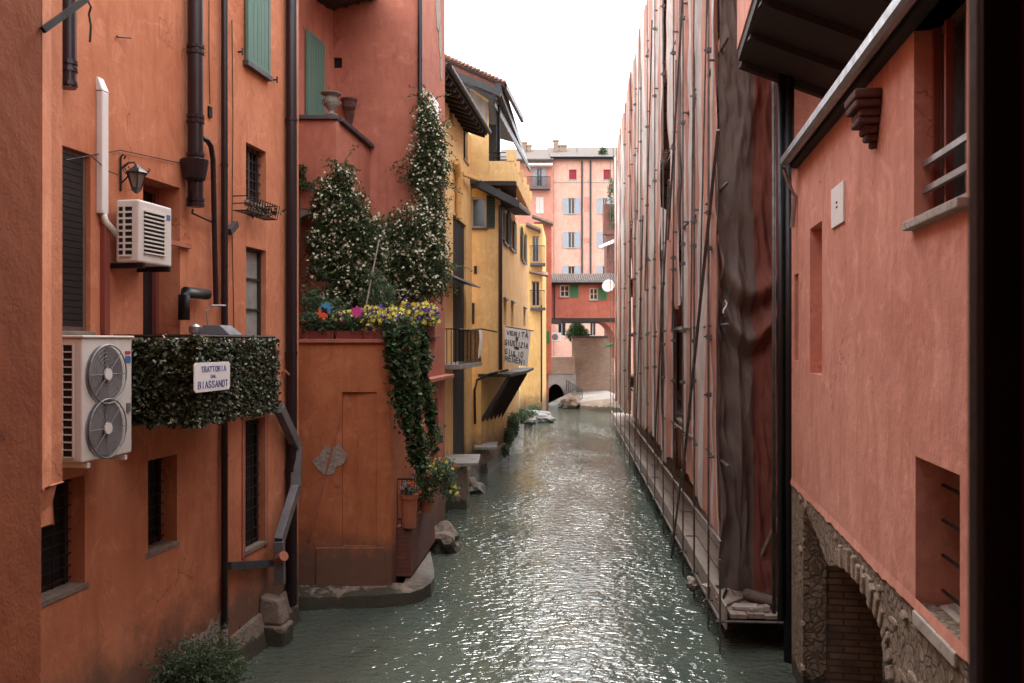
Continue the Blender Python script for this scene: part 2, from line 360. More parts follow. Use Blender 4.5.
def water_mat():
    m, n, b = newmat('canal water'); v = coords(n, (1, .62, 1)); v2 = coords(n, (1, .8, 1))
    col = mix(n, ramp(n, noise_(n, v, .35, 5, .6), .35, .7), (.050,.072,.060), (.095,.105,.080))
    n.links.new(col, b.inputs['Base Color']); b.inputs['Roughness'].default_value = .035; b.inputs['IOR'].default_value = 1.42
    v3 = coords(n, (.8, 1.25, 1)); calm = ramp(n, noise_(n, coords(n, (1,.45,1)), .45, 3, .55, .5), .34, .62, (.35,.35,.35,1), (1,1,1,1))
    def wave(fac, st, dist, prev=None):
        x = N(n, 'ShaderNodeBump'); x.inputs['Distance'].default_value = dist; mu = N(n, 'ShaderNodeMath', operation='MULTIPLY'); mu.inputs[1].default_value = st
        n.links.new(calm, mu.inputs[0]); n.links.new(mu.outputs[0], x.inputs['Strength']); n.links.new(fac, x.inputs['Height'])
        if prev: n.links.new(prev, x.inputs['Normal'])
        return x.outputs[0]
    p = wave(noise_(n, v, 1.1, 2, .5, .6), .55, .10)
    p = wave(noise_(n, v3, 6.2, 2, .5, .7), .95, .05, p)
    p = wave(noise_(n, v3, 12.0, 1, .5, .4), .6, .016, p)
    n.links.new(p, b.inputs['Normal'])
    return m
M['water'] = water_mat()

# ------------------------------------------------------------------ generic builders
def sheet(mb, W, s0, s1, z0, z1, holes=(), depth=.15):
    """front face of a wall with openings and their reveals. hole = (s0,s1,z0,z1[,depth])"""
    ss = sorted({s0, s1, *[h[0] for h in holes], *[h[1] for h in holes]}); zz = sorted({z0, z1, *[h[2] for h in holes], *[h[3] for h in holes]})
    ss = [a for a in ss if s0-1e-6 <= a <= s1+1e-6]; zz = [a for a in zz if z0-1e-6 <= a <= z1+1e-6]
    for i in range(len(ss)-1):
        for j in range(len(zz)-1):
            cs, cz = (ss[i]+ss[i+1])/2, (zz[j]+zz[j+1])/2
            if any(h[0] < cs < h[1] and h[2] < cz < h[3] for h in holes): continue
            mb.poly(W.p(ss[i],0,zz[j]), W.p(ss[i+1],0,zz[j]), W.p(ss[i+1],0,zz[j+1]), W.p(ss[i],0,zz[j+1]))
    for h in holes:
        d = h[4] if len(h) > 4 else depth; a, b, c, e = h[:4]
        P = lambda s, n, z: W.p(s, n, z)
        mb.poly(P(a,0,c), P(a,-d,c), P(a,-d,e), P(a,0,e)); mb.poly(P(b,0,c), P(b,0,e), P(b,-d,e), P(b,-d,c))
        mb.poly(P(a,0,c), P(b,0,c), P(b,-d,c), P(a,-d,c)); mb.poly(P(a,0,e), P(a,-d,e), P(b,-d,e), P(b,0,e))
def shell(mb, W, s0, s1, z0, z1, thick, holes=(), depth=.15):
    sheet(mb, W, s0, s1, z0, z1, holes, depth)
    P = W.p; t = -thick
    mb.poly(P(s0,0,z0), P(s0,0,z1), P(s0,t,z1), P(s0,t,z0)); mb.poly(P(s1,0,z0), P(s1,t,z0), P(s1,t,z1), P(s1,0,z1))
    mb.poly(P(s0,t,z0), P(s0,t,z1), P(s1,t,z1), P(s1,t,z0)); mb.poly(P(s0,0,z1), P(s1,0,z1), P(s1,t,z1), P(s0,t,z1))
    return mb
def window(W, r, parent, d=.15, frame='wframe', pane='glass', bars=None, sill=None, mull=1, trans=0, barmat='iron', fw=.05, name='window', sillmat='stone', bn=-.05):
    """bars = (nv, nh): an iron grille set in the opening"""
    a, b, c, e = r[:4]; f = MB()
    f.box(W, a, a+fw, -d-.03, -d+.03, c, e); f.box(W, b-fw, b, -d-.03, -d+.03, c, e)
    f.box(W, a+fw, b-fw, -d-.028, -d+.028, c, c+fw); f.box(W, a+fw, b-fw, -d-.028, -d+.028, e-fw, e)
    for k in range(mull): q = a+(b-a)*(k+1)/(mull+1); f.box(W, q-fw*.4, q+fw*.4, -d-.024, -d+.024, c+fw, e-fw)
    for k in range(trans): q = c+(e-c)*(k+1)/(trans+1); f.box(W, a+fw, b-fw, -d-.02, -d+.02, q-fw*.3, q+fw*.3)
    fo = f.build(name, M[frame], parent)
    MB().box(W, a-.01, b+.01, -d-.012, -d-.045, c-.01, e+.01).build('pane', M[pane], fo)
    if bars:
        g = MB(); nv, nh = bars
        for k in range(nv): q = a+(b-a)*(k+.5)/nv; g.tube([W.p(q, bn, c), W.p(q, bn, e)], .009, 5)
        for k in range(nh): q = c+(e-c)*(k+.5)/nh; g.tube([W.p(a, bn+.012, q), W.p(b, bn+.012, q)], .008, 5)
        g.build('grille', M[barmat], fo)
    if sill: MB().box(W, a-.05, b+.05, -d+.03, sill, c-.06, c+.003).build('sill', M[sillmat], fo, bevel=.008)
    return fo
def shutter(W, a, b, c, e, parent, mat, n=.03, slats=True, t=.035, name='shutter'):
    m = MB(); fw = min(.06, (b-a)*.14)
    m.box(W, a, a+fw, n, n+t, c, e); m.box(W, b-fw, b, n, n+t, c, e); m.box(W, a+fw, b-fw, n, n+t, c, c+fw); m.box(W, a+fw, b-fw, n, n+t, e-fw, e)
    if slats:
        k = max(4, int((e-c)/.07)); h = (e-c-2*fw)/k
        for i in range(k):
            z = c+fw+i*h
            m.hexa([W.p(a+fw, n, z+h*.5), W.p(b-fw, n, z+h*.5), W.p(b-fw, n+t*.9, z), W.p(a+fw, n+t*.9, z), W.p(a+fw, n+.008, z+h*.98), W.p(b-fw, n+.008, z+h*.98), W.p(b-fw, n+t*.9+.0, z+h*.25), W.p(a+fw, n+t*.9, z+h*.25)])
    else:
        k = max(2, int((b-a)/.14)); h = (b-a-2*fw)/k
        for i in range(k): m.box(W, a+fw+i*h+.004, a+fw+(i+1)*h-.004, n+.004, n+t-.006, c+fw, e-fw)
    return m.build(name, M[mat], parent)
def pipe(pts, r, parent, mat='pipe', name='downpipe', rings=(), seg=12):
    m = MB().tube(pts, r, seg); o = m.build(name, M[mat], parent, smooth=True)
    md = o.modifiers.new('edge', 'EDGE_SPLIT'); md.split_angle = R(50)
    if rings:
        for p in rings: p = Vector(p); MB().tube([p-Vector((0,0,.02)), p+Vector((0,0,.02))], r*1.14, seg).build('collar', M[mat], o)
    return o
def leafy(mb, blobs, n, size, rng, flat=.5, shell_=.45, clump=0):
    """blobs = [(center, (rx,ry,rz), weight)]; n leaves spread through them, more towards the outside"""
    tot = sum(b[2] for b in blobs)
    for c, rad, wgt in blobs:
        c = Vector(c)
        for _ in range(int(n*wgt/tot)):
            while True:
                d = Vector((rng.gauss(0,1), rng.gauss(0,1), rng.gauss(0,1)))
                if d.length > .01: break
            d.normalize(); q = rng.random()**shell_
            k = 1+.5*noise.noise(d*2.3+c*1.7)+.32*noise.noise(d*6+c)
            p = c+Vector((d.x*rad[0], d.y*rad[1], d.z*rad[2]))*q*k
            leaf(mb, p, size*rng.uniform(.6, 1.35), rng, d)
def leaf(mb, p, L, rng, out=None, asp=.55):
    a = Vector((rng.gauss(0,1), rng.gauss(0,1), rng.gauss(0,.8)-.25)).normalized()
    if out is not None: a = (a+out*.5).normalized()
    b = a.cross(Vector((rng.gauss(0,1), rng.gauss(0,1), rng.gauss(0,1)))).normalized()
    u = a.cross(b)*L*.12
    k = len(mb.v); mb.v += [p, p+a*L*.45+b*L*asp*.5+u, p+a*L, p+a*L*.45-b*L*asp*.5+u]; mb.f.append((k, k+1, k+2, k+3))
def blossom(mb, p, r, rng, pet=5, facing=None):
    nrm = Vector((rng.gauss(0,.6), -1+rng.gauss(0,.4), rng.gauss(.3,.5))).normalized() if facing is None else facing
    a = nrm.orthogonal().normalized(); b = nrm.cross(a); k = len(mb.v); pts = []
    for i in range(pet*2):
        t = math.pi*i/pet; q = r if i % 2 == 0 else r*.5
        pts.append(p+(a*math.cos(t)+b*math.sin(t))*q)
    mb.v += pts; mb.f.append(tuple(range(k, k+len(pts))))
def flowers(mb, blobs, n, r, rng, q0=.85):
    tot = sum(b[2] for b in blobs)
    for c, rad, wgt in blobs:
        c = Vector(c)
        for _ in range(int(n*wgt/tot)):
            d = Vector((rng.gauss(0,1), rng.gauss(0,1), rng.gauss(0,1))).normalized()
            k = 1+.5*noise.noise(d*2.3+c*1.7)+.32*noise.noise(d*6+c)
            p = c+Vector((d.x*rad[0], d.y*rad[1], d.z*rad[2]))*rng.uniform(q0, 1.04)*k
            if noise.noise(p*2.6)+.5*noise.noise(p*7) < -.26+rng.uniform(-.15, .15): continue
            blossom(mb, p, r*rng.uniform(.6, 1.35), rng)
GL = {  # stroke letters in a 0..1 box
 'T': [[(0,1),(1,1)],[(.5,1),(.5,0)]], 'R': [[(0,0),(0,1),(.7,1),(.9,.85),(.9,.65),(.7,.5),(0,.5)],[(.45,.5),(.95,0)]],
 'A': [[(0,0),(.5,1),(1,0)],[(.2,.35),(.8,.35)]], 'O': [[(.3,0),(.05,.25),(.05,.75),(.3,1),(.7,1),(.95,.75),(.95,.25),(.7,0),(.3,0)]],
 'I': [[(.5,0),(.5,1)]], 'D': [[(0,0),(0,1),(.6,1),(.95,.7),(.95,.3),(.6,0),(0,0)]], 'L': [[(0,1),(0,0),(.85,0)]],
 'B': [[(0,0),(0,1),(.7,1),(.85,.85),(.85,.62),(.7,.52),(0,.52)],[(.7,.52),(.95,.38),(.95,.15),(.75,0),(0,0)]],
 'S': [[(.9,.85),(.7,1),(.25,1),(.05,.8),(.15,.58),(.8,.42),(.95,.2),(.75,0),(.25,0),(.05,.15)]],
 'N': [[(0,0),(0,1),(1,0),(1,1)]], 'V': [[(0,1),(.5,0),(1,1)]], 'E': [[(.9,1),(0,1),(0,0),(.9,0)],[(0,.5),(.7,.5)]],
 'G': [[(.95,.85),(.7,1),(.3,1),(.05,.75),(.05,.25),(.3,0),(.75,0),(.95,.2),(.95,.45),(.55,.45)]],
 'U': [[(.05,1),(.05,.25),(.3,0),(.7,0),(.95,.25),(.95,1)]], 'Z': [[(.05,1),(.95,1),(.05,0),(.95,0)]], 'P': [[(0,0),(0,1),(.7,1),(.9,.85),(.9,.62),(.7,.48),(0,.48)]],
 '`': [[(.3,1.45),(.65,1.2)]],
}
def writing(mb, fn, text, s0, s1, z, h, wd, rng=None, serif=0):
    """fn(s, z) -> point and its normal; strokes become thin raised bars"""
    n = len(text); adv = (s1-s0)/n
    for i, ch in enumerate(text):
        if ch == ' ': continue
        js = 0 if rng is None else rng.uniform(-.06, .06)*h; ti = 0 if rng is None else rng.uniform(-.12, .12); sc = 1 if rng is None else rng.uniform(.85, 1.15)
        for part in (GL['A']+GL['`'] if ch == 'À' else GL[ch]):
            P = [(s0+adv*(i+.12+.72*x)+ti*(y-.5)*h*.5, z+js+h*y*sc) for x, y in part]
            for (x0, y0), (x1, y1) in zip(P, P[1:]):
                d = Vector((x1-x0, y1-y0)); L = d.length or 1e-6; d /= L; q = Vector((-d.y, d.x))*wd/2*(1.0 if serif == 0 or abs(d.y) > .6 else .6)
                a = Vector((x0, y0))-d*wd*.4; b = Vector((x1, y1))+d*wd*.4
                cs = [a-q, b-q, b+q, a+q]; lo = [fn(c.x, c.y, 0) for c in cs]; hi = [fn(c.x, c.y, .004) for c in cs]
                mb.hexa(lo+hi)
            if serif:
                for x, y in (P[0], P[-1]):
                    cs = [Vector((x-serif, y-wd*.2)), Vector((x+serif, y-wd*.2)), Vector((x+serif, y+wd*.2)), Vector((x-serif, y+wd*.2))]
                    mb.hexa([fn(c.x, c.y, .0) for c in cs]+[fn(c.x, c.y, .0045) for c in cs])
rnd = random.Random(7)
def each(items, name, mat, parent, **kw):
    """every piece a part of its own"""
    return [m.build(name, mat, parent, **kw) for m in items]

# ================================================================== SETTING
struct(MB().xbox(-300, 300, -300, 300, -3.2, -1.6).build('ground', M['stone']))
struct(MB().poly((-60,-30,0), (60,-30,0), (60,120,0), (-60,120,0)).build('water', M['water'], recalc=False))

# ================================================================== LEFT NEAR HOUSE (terracotta)
WL = Wall(-5.775+.16*1.0, 1.0, -5.775+.16*14.05, 14.05)
hl = T('house', 'orange terracotta house filling the left with barred windows and brown downpipes', 'house', WL.p(0,0,0))
r_tall = WL.rect(56, 90.5, 143, 331); r_tall = (*r_tall, .10)
r_door = (*WL.rect(143, 180, 176, 345), .38)
r_door = (r_door[0], r_door[1], 3.62, r_door[3], .38)
r_w1 = (*WL.rect(246, 266, 142, 200), .16)
r_w2 = (*WL.rect(246, 266, 246, 340), .13)
r_b1 = (*WL.rect(36, 85, 475, 583, ref=1), .24)
r_b2 = (*WL.rect(148, 177, 454, 541, ref=1), .26)
r_b3 = (*WL.rect(244.5, 264, 421, 551), .13)
m = MB(); shell(m, WL, 0, WL.L, 0, 14, 5, [r_tall, r_door, r_w1, r_w2, r_b1, r_b2, r_b3]); m.build('wall', M['terra'], hl)
window(WL, r_tall, hl, .08, 'wframe', 'dark', mull=0, sill=.03, sillmat='stone')
# lowered dark blind in front of the tall opening
k = MB(); a, b, c, e = r_tall[:4]
for i in range(26): z = c+.05+(e-c-.1)*i/26; k.box(WL, a+.05, b-.06, -.062, -.05, z, z+(e-c-.1)/26-.006)
k.build('roller_blind', M['black'], hl)
# recessed door and its frame
dw = MB(); a, b, c, e = r_door[:4]; dw.box(WL, a, a+.07, -.36, -.28, c, e); dw.box(WL, b-.07, b, -.36, -.28, c, e); dw.box(WL, a+.07, b-.07, -.36, -.28, e-.07, e)
dw.box(WL, (a+b)/2-.03, (a+b)/2+.03, -.35, -.29, c, e-.07)
dro = dw.build('door', M['redwood'], hl); MB().box(WL, a-.01, b+.01, -.45, -.33, c, e).build('pane', M['glass'], dro)
window(WL, r_w1, hl, .14, bars=(4, 6), sill=.03, bn=-.10); window(WL, r_w2, hl, .11, 'darkwood', 'curtain', mull=0, sill=.04, trans=2)
window(WL, r_b1, hl, .22, 'darkwood', 'dark', bars=(4, 9), sill=.012, mull=0, bn=-.17)
window(WL, r_b2, hl, .24, 'darkwood', 'dark', bars=(4, 8), sill=.012, mull=0, bn=-.19)
window(WL, r_b3, hl, .12, 'darkwood', 'dark', bars=(4, 12), sill=.03, mull=0, bn=-.085)
# raised plaster surround of the tall barred window, lower right
q = WL.rect(230, 276, 385, 560); s0, s1 = q[0], q[1]
gs = MB(); h3 = r_b3
for (x0, x1, z0, z1) in ((h3[0]-.09, h3[0]-.002, h3[2]-.10, h3[3]+.12), (h3[1]+.002, h3[1]+.12, h3[2]-.10, h3[3]+.12), (h3[0]-.002, h3[1]+.002, h3[3]+.002, h3[3]+.12)):
    gs.box(WL, x0, x1, -.01, .018, z0, z1)
gs.build('window_surround', M['terra_b'], hl, bevel=.006)
# closed green shutters high on the wall
a, b, c, e = WL.rect(243.5, 266, -75, 60.5); m_ = (a+b)/2
sh = shutter(WL, a, b, c, e, hl, 'green', .03, False, .045); MB().box(WL, a-.03, b+.05, .0, .09, c-.07, c-.003).build('sill', M['slate'], sh)
hk = MB()
for x, y in ((238, 52), (273, 80)):
    s_, z_ = WL.hit(x, y); hk.box(WL, s_-.01, s_+.01, 0, .07, z_-.01, z_+.01); hk.box(WL, s_-.012, s_+.012, .06, .075, z_-.05, z_+.05)
hk.build('shutter_hook', M['iron'], hl)
# downpipes
def wp(px, py, n=.09, W=WL): s_, z_ = W.hit(px, py, n); return W.p(s_, n, z_)
def vpipe(W, px, py0, py1, r, n, parent, rings=(), mat='pipe'):
    s_, z1 = W.hit(px, py0, n); z0 = W.hit(px, py1, n)[1]
    return pipe([W.p(s_, n, z1), W.p(s_, n, z0)], r, parent, mat, rings=[W.p(s_, n, W.hit(px, y, n)[1]) for y in rings])
P1 = vpipe(WL, 195.5, -60, 207, .095, .13, hl, (47, 53, 117, 122, 155, 200, 205))
s_, z_ = WL.hit(193, 170, .12); hb = MB().lathe(WL.p(s_, .14, z_-.14), [(.10,0),(.13,.03),(.16,.20),(.17,.26),(.15,.27)], 14)
hb.box(WL, s_-.02, s_+.02, 0, .14, z_+.05, z_+.09); hb.build('hopper', M['pipe'], hl, smooth=False)
vpipe(WL, 224.5, -60, 628, .045, .07, hl, (165, 300, 455), mat='pipe')
vpipe(WL, 291.5, -90, 605, .088, .10, hl, (120, 353, 470), mat='pipe')
vpipe(WL, 67, -60, 88, .085, .11, hl, (63, 70, 84))
pipe([wp(202, 138, .1), wp(207, 140, .1), wp(211, 146, .1), wp(213, 160, .1), wp(216, 305, .1)], .035, hl)
pipe([wp(193, 209, .13), wp(192, 213, .12), wp(212, 222, .08)], .012, hl, 'iron')
# rectangular metal duct stepping down beside the corner pipe
dm = MB(); P = [wp(229, 408, .12), wp(279, 408, .14), wp(297, 447, .16), wp(296, 487, .2), wp(279, 541, .22), wp(280, 584, .22)]
for a_, b_ in zip(P, P[1:]): dm.bar(a_, b_, .13, .15)
each([MB().bar(wp(228, 566, .08), wp(273, 563, .08), .1, .1), MB().bar(wp(229, 232, .08), wp(236, 224, .08), .07, .09)], 'duct', M['slate'], hl)
dm.build('duct', M['duct'], hl, bevel=.01)
pipe([wp(277, 560, .18), wp(284, 556, .34)], .075, hl, 'terracotta', 'drain_stub')
# small things fixed to the wall
s_, z_ = WL.hit(209, 112); MB().box(WL, s_-.04, s_+.04, 0, .03, z_-.07, z_+.07).build('vent_cover', M['iron'], hl, bevel=.004)
ph = MB(); ph.tube([wp(117, 36, .0), wp(118, 37, .05), wp(131, 38, .06)], .009, 6); ph.build('wall_hook', M['iron'], hl)
ph = MB(); ph.tube([wp(282, 372, 0), wp(285, 371, .08), wp(289, 375, .09), wp(290, 380, .09)], .022, 8); ph.build('spout', M['terracotta'], hl)
# red conduit beside the upper unit and ledge
s_, z_ = WL.hit(106, 222, .04); z0 = WL.hit(106, 335, .04)[1]; rc = MB().box(WL, s_-.045, s_+.045, 0, .06, z0, z_)
rc.build('conduit', M['redwood'], hl, bevel=.008)
s_, z_ = WL.hit(180, 244); MB().box(WL, WL.hit(165)[0], WL.hit(188)[0], .0, .06, z_-.04, z_+.02).build('ledge', M['terra_b'], hl)
# stone footing laid bare where the plaster has come off: ragged top edge
pts = []; s0 = WL.hit(118, n=.03)[0]; s1 = WL.hit(229, n=.03)[0]; K = 110
tops = []
for i in range(K+1):
    t = i/K; s_ = s0+(s1-s0)*t; tops.append((s_, (.10+.62*min(1, t*2.4)+.30*noise.noise(Vector((s_*1.9, 3, 0)))+.16*noise.noise(Vector((s_*7, 1, 0)))+.3*max(0, t-.6))))
ft = MB()
for (a, za), (b, zb) in zip(tops, tops[1:]): ft.poly(WL.p(a,.018,-.3), WL.p(b,.018,-.3), WL.p(b,.018,max(.05,zb)), WL.p(a,.018,max(.05,za))); ft.poly(WL.p(a,.018,max(.05,za)), WL.p(b,.018,max(.05,zb)), WL.p(b,-.005,max(.05,zb)), WL.p(a,-.005,max(.05,za)))
ft.build('stone_footing', M['bare'], hl, recalc=False)
b2 = MB(); s2 = WL.hit(229)[0]; b2.hexa([WL.p(s2,-.1,-.5), WL.p(WL.L-.3,-.1,-.5), WL.p(WL.L-.3,.32,-.5), WL.p(s2,.28,-.5), WL.p(s2,-.1,.42), WL.p(WL.L-.3,-.1,.55), WL.p(WL.L-.3,.05,.55), WL.p(s2,.05,.42)])
b2.build('sloped_footing', M['stone'], hl, bevel=.03)
c0 = wp(281, 630, .30); s_ = (c0-WL.o).dot(WL.u); pl = MB().box(WL, s_-.16, s_+.2, 0, .42, -.5, .30).hexa([WL.p(s_-.14,0,.303), WL.p(s_+.18,0,.303), WL.p(s_+.18,.38,.303), WL.p(s_-.14,.38,.303), WL.p(s_-.10,0,.72), WL.p(s_+.14,0,.72), WL.p(s_+.14,.30,.66), WL.p(s_-.10,.30,.66)])
tag(pl.build('mooring_pillar', M['stone'], smooth=False, bevel=.04), 'short plastered stump at the water below the end of the grey duct', 'pillar')

# near pier at the left edge
np_ = MB(); c0 = at(42, 300, 4.0); np_.xbox(-6, c0.x, 3.6, 4.0, -0.5, 12)
npo = T('near_wall', 'rough dark orange wall end at the very left edge with pitted plaster', 'wall', (c0.x, 3.7, 0))
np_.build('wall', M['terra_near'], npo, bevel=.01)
st = MB(); x0 = at(37, 0, 4.02).x; x1 = at(58, 0, 4.25).x; xf = at(43, 0, 4.003).x; zt = H-(487-CY)/F*4.1; st.hexa([Vector((x0,4.003,zt)), Vector((xf-.005,4.003,zt)), Vector((x1,4.25,zt)), Vector((x0,4.25,zt)), Vector((x0,4.003,12)), Vector((xf,4.003,12)), Vector((x1,4.25,12)), Vector((x0,4.25,12))])
st.hexa([Vector((x0-.05,4.02,zt-.2)), Vector((x0-.04,4.02,zt-.2)), Vector((x0-.02,4.2,zt-.2)), Vector((x0-.05,4.2,zt-.2)), Vector((x0,4.02,zt-.002)), Vector((xf-.01,4.02,zt-.002)), Vector((x1-.01,4.2,zt-.002)), Vector((x0,4.2,zt-.002))])
st.build('pilaster', M['terra'], npo, bevel=.006)
# added unseen walls and overhead block that keep skylight off the near pier
MB().xbox(-6, c0.x-.001, -2.0, 3.599, -0.5, 12).build('side_shade_wall', M['terra_near'], npo)
MB().xbox(-6, 6, -2.6, -2.001, -0.5, 12).build('rear_shade_wall', M['terra_near'], npo)
MB().xbox(c0.x, 6, -2.0, 2.3, H+2.0, 12).build('shade_block', M['terra_near'], npo)
br = MB(); br.bar(at(43, 30, 3.98), at(86, -1, 4.15), .028, .03); br.build('bracket', M['black'], npo)
wr = MB(); wr.tube([at(88, 1, 4.55), at(91, 7, 4.56), at(89, 14, 4.56), at(91, 26, 4.56), at(90, 42, 4.56)], .006, 5); wr.build('wire', M['iron'], npo)

# white duct cover
s_, z1 = WL.hit(103.5, 92, .05); z0 = WL.hit(103.5, 214, .05)[1]
wd = T('duct_cover', 'white plastic pipe cover running up the wall above the small fan unit', 'pipe cover', WL.p(s_, 0, z0))
MB().box(WL, s_-.055, s_+.055, 0, .075, z0, z1).build('channel', M['white'], wd, bevel=.012)
MB().hexa([WL.p(s_-.06,0,z1+.003), WL.p(s_+.06,0,z1+.003), WL.p(s_+.06,.08,z1+.003), WL.p(s_-.06,.08,z1+.003), WL.p(s_-.05,-.02,z1+.15), WL.p(s_+.05,-.02,z1+.15), WL.p(s_+.05,.02,z1+.15), WL.p(s_-.05,.02,z1+.15)]).build('elbow', M['white'], wd, bevel=.01)
MB().tube([WL.p(s_, .05, z0), WL.p(s_+.02, .06, z0-.08), WL.p(s_+.16, .1, z0-.2)], .035, 8).build('pipe', M['ac'], wd, smooth=True)

for pts, lb in (((wp(209, 0, .02), wp(209, 60, .02), wp(210, 104, .02)), 'thin cable dropping down the orange wall to the small square cover'),
                ((wp(232, 20, .02), wp(233, 120, .02), wp(232, 225, .02), wp(234, 330, .02)), 'thin grey cable beside the slim downpipe on the orange wall'),
                ((wp(66, 160, .02), wp(120, 150, .03), wp(180, 163, .02)), 'thin slack cable crossing the orange wall above the lantern')):
    tag(MB().tube(pts, .006, 5).build('cable', M['iron']), lb, 'cable')
# air conditioners
def ac_unit(name, label, s0, s1, nb, nf, z0, z1, fans, group):
    t = T(name, label, 'air conditioner', WL.p(s0, nb, z0), group)
    m = MB(); m.box(WL, s0, s1, nb, nf, z0, z1); bd = m.build('casing', M['ac'], t, bevel=.015)
    MB().box(WL, s0-.015, s1+.015, nb-.01, nf+.02, z1+.002, z1+.025).build('top_cover', M['ac'], t, bevel=.008)
    # side grille (towards the camera): near-black plate standing for the shade behind the fins
    g = MB(); g.box(WL, s0-.006, s0-.001, nb+.03, nf-.08, z0+.05, z1-.06); g.build('side_shade', M['dark'], t)
    g = MB(); kz = int((z1-z0)/.075)
    for i in range(kz+1): z = z0+.05+(z1-z0-.11)*i/kz; g.box(WL, s0-.02, s0-.008, nb+.03, nf-.08, z-.006, z+.006)
    for i in range(3): q = nb+.03+(nf-nb-.11)*i/2; g.box(WL, s0-.022, s0-.009, q-.008, q+.008, z0+.05, z1-.06)
    g.build('side_grille', M['ac'], t)
    sm = (s0+s1)/2-.06
    for zc, r in fans:
        MB().disc(WL, sm, zc, nf+.001, r, .006, 28).build('fan_recess', M['fanback'], t)
        fo = MB()
        for i in range(3):
            a0 = i*2.094
            pts = [WL.p(sm, nf+.012, zc)]+[WL.p(sm+r*.92*math.cos(a0+j*.28), nf+.012+.012*j/5, zc+r*.92*math.sin(a0+j*.28)) for j in range(7)]
            fo.prism(pts, WL.n*.004)
        fan = fo.build('fan', M['fan'], t)
        MB().disc(WL, sm, zc, nf+.03, r*.2, .02, 14).build('hub', M['ac'], fan)
        g = MB()
        for j in range(1, 9): g.rings(WL, sm, zc, nf+.045, r*(j/8), .002 if j < 8 else .009, 28)
        for j in range(4): a0 = j*math.pi/4; g.tube([WL.p(sm-r*math.cos(a0), nf+.043, zc-r*math.sin(a0)), WL.p(sm+r*math.cos(a0), nf+.043, zc+r*math.sin(a0))], .004, 4)
        g.build('fan_guard', M['fan'], t)
    bk = MB()
    for q in (s0+.1, s1-.1): bk.box(WL, q-.02, q+.02, 0, nf, z0-.06, z0-.015); bk.box(WL, q-.02, q+.02, 0, .03, z0-.05, z0+.3)
    bk.build('wall_bracket', M['ac'], t)
    return t, sm
n0, n1 = .12, .46
s0 = WL.hit(82, n=n1)[0]; s1 = WL.hit(132, n=n1)[0]; zt = WL.hit(82, 338, n1)[1]; zb = WL.hit(82, 463, n1)[1]; hh = zt-zb
t, sm = ac_unit('air_conditioner', 'large white outdoor unit with two round fans beside the ivy balcony', s0, s1, n0, n1, zb, zt, [(zt-.30*hh, .245*hh), (zb+.25*hh, .245*hh)], None)
lg = MB(); lg.box(WL, s1-.12, s1-.03, n1+.001, n1+.006, zt-.16, zt-.13); lg.build('badge', M['redp'], t)
lg = MB(); lg.box(WL, s1-.12, s1-.03, n1+.001, n1+.006, zt-.25, zt-.18); lg.build('rating_plate', M['bluep'], t)
MB().box(WL, s1-.10, s1-.05, n1, n1+.02, zt-.75, zt-.66).build('handle', M['fan'], t)
n0, n1 = .10, .37
s0 = WL.hit(139, n=n1)[0]; s1 = WL.hit(172, n=n1)[0]; zt = WL.hit(139, 199, n1)[1]; zb = WL.hit(139, 262, n1)[1]
t = T('air_conditioner', 'small white outdoor unit with a louvred front, hung above the balcony door', 'air conditioner', WL.p(s0, n0, zb))
MB().box(WL, s0, s1, n0, n1, zb, zt).build('casing', M['ac'], t, bevel=.02)
MB().box(WL, s0+.09, s1-.16, n1+.001, n1+.004, zb+.1, zt-.1).build('front_shade', M['dark'], t)  # near-black plate painted as the shade behind the louvres
g = MB()
for i in range(11): z = zb+.11+(zt-zb-.22)*i/10; g.box(WL, s0+.08, s1-.15, n1+.006, n1+.02, z-.008, z+.008)
g.build('front_grille', M['ac'], t)
MB().box(WL, s0-.005, s0-.001, n0+.04, n1-.08, zb+.06, zt-.06).build('side_shade', M['dark'], t)  # flat dark plate in place of the shaded gap behind the fins
g = MB()
for i in range(9): z = zb+.07+(zt-zb-.14)*i/8; g.box(WL, s0-.018, s0-.007, n0+.04, n1-.08, z-.01, z+.01)
g.box(WL, s0-.02, s0-.006, (n0+n1)/2-.04, (n0+n1)/2-.02, zb+.06, zt-.06); g.build('side_grille', M['ac'], t)
MB().box(WL, s1-.11, s1-.04, n1+.001, n1+.005, zt-.15, zt-.09).build('badge', M['bluep'], t)
each([MB().box(WL, q-.02, q+.02, 0, n1+.02, zb-.06, zb-.004) for q in (s0+.06, s1-.08)], 'wall_bracket', M['iron'], t)

# lantern on a scrolled bracket
s_, zl = WL.hit(119, 160); Wc = WL.p(s_, 0, zl)
ln = T('wall_lantern', 'black iron wall lantern with curled bracket above the small fan unit', 'lantern', Wc)
bm_ = MB(); bm_.tube([WL.p(s_, .02, zl+.03), WL.p(s_, .02, zl-.34)], .013, 6)
bm_.tube([WL.p(s_, .02, zl-.10), WL.p(s_+.02, .10, zl-.03), WL.p(s_+.05, .15, zl-.02), WL.p(s_+.06, .17, zl-.06)], .012, 6)
bm_.tube([WL.p(s_, .02, zl-.26), WL.p(s_, .09, zl-.2), WL.p(s_+.02, .13, zl-.12), WL.p(s_+.02, .10, zl-.07)], .009, 6)
bm_.tube([WL.p(s_, .02, zl+.03), WL.p(s_, .05, zl+.06), WL.p(s_, .08, zl+.04), WL.p(s_, .06, zl+.01)], .01, 6)
bm_.build('bracket', M['black'], ln)
lc = WL.p(s_+.06, .17, zl-.32)
def tap(mb, c, r0, r1, z0, z1, seg=6): mb.lathe(c, [(r0, z0), (r1, z1)], seg)
MB().lathe(lc, [(.05,.02),(.098,.17)], 6).build('glass', M['lampglass'], ln)
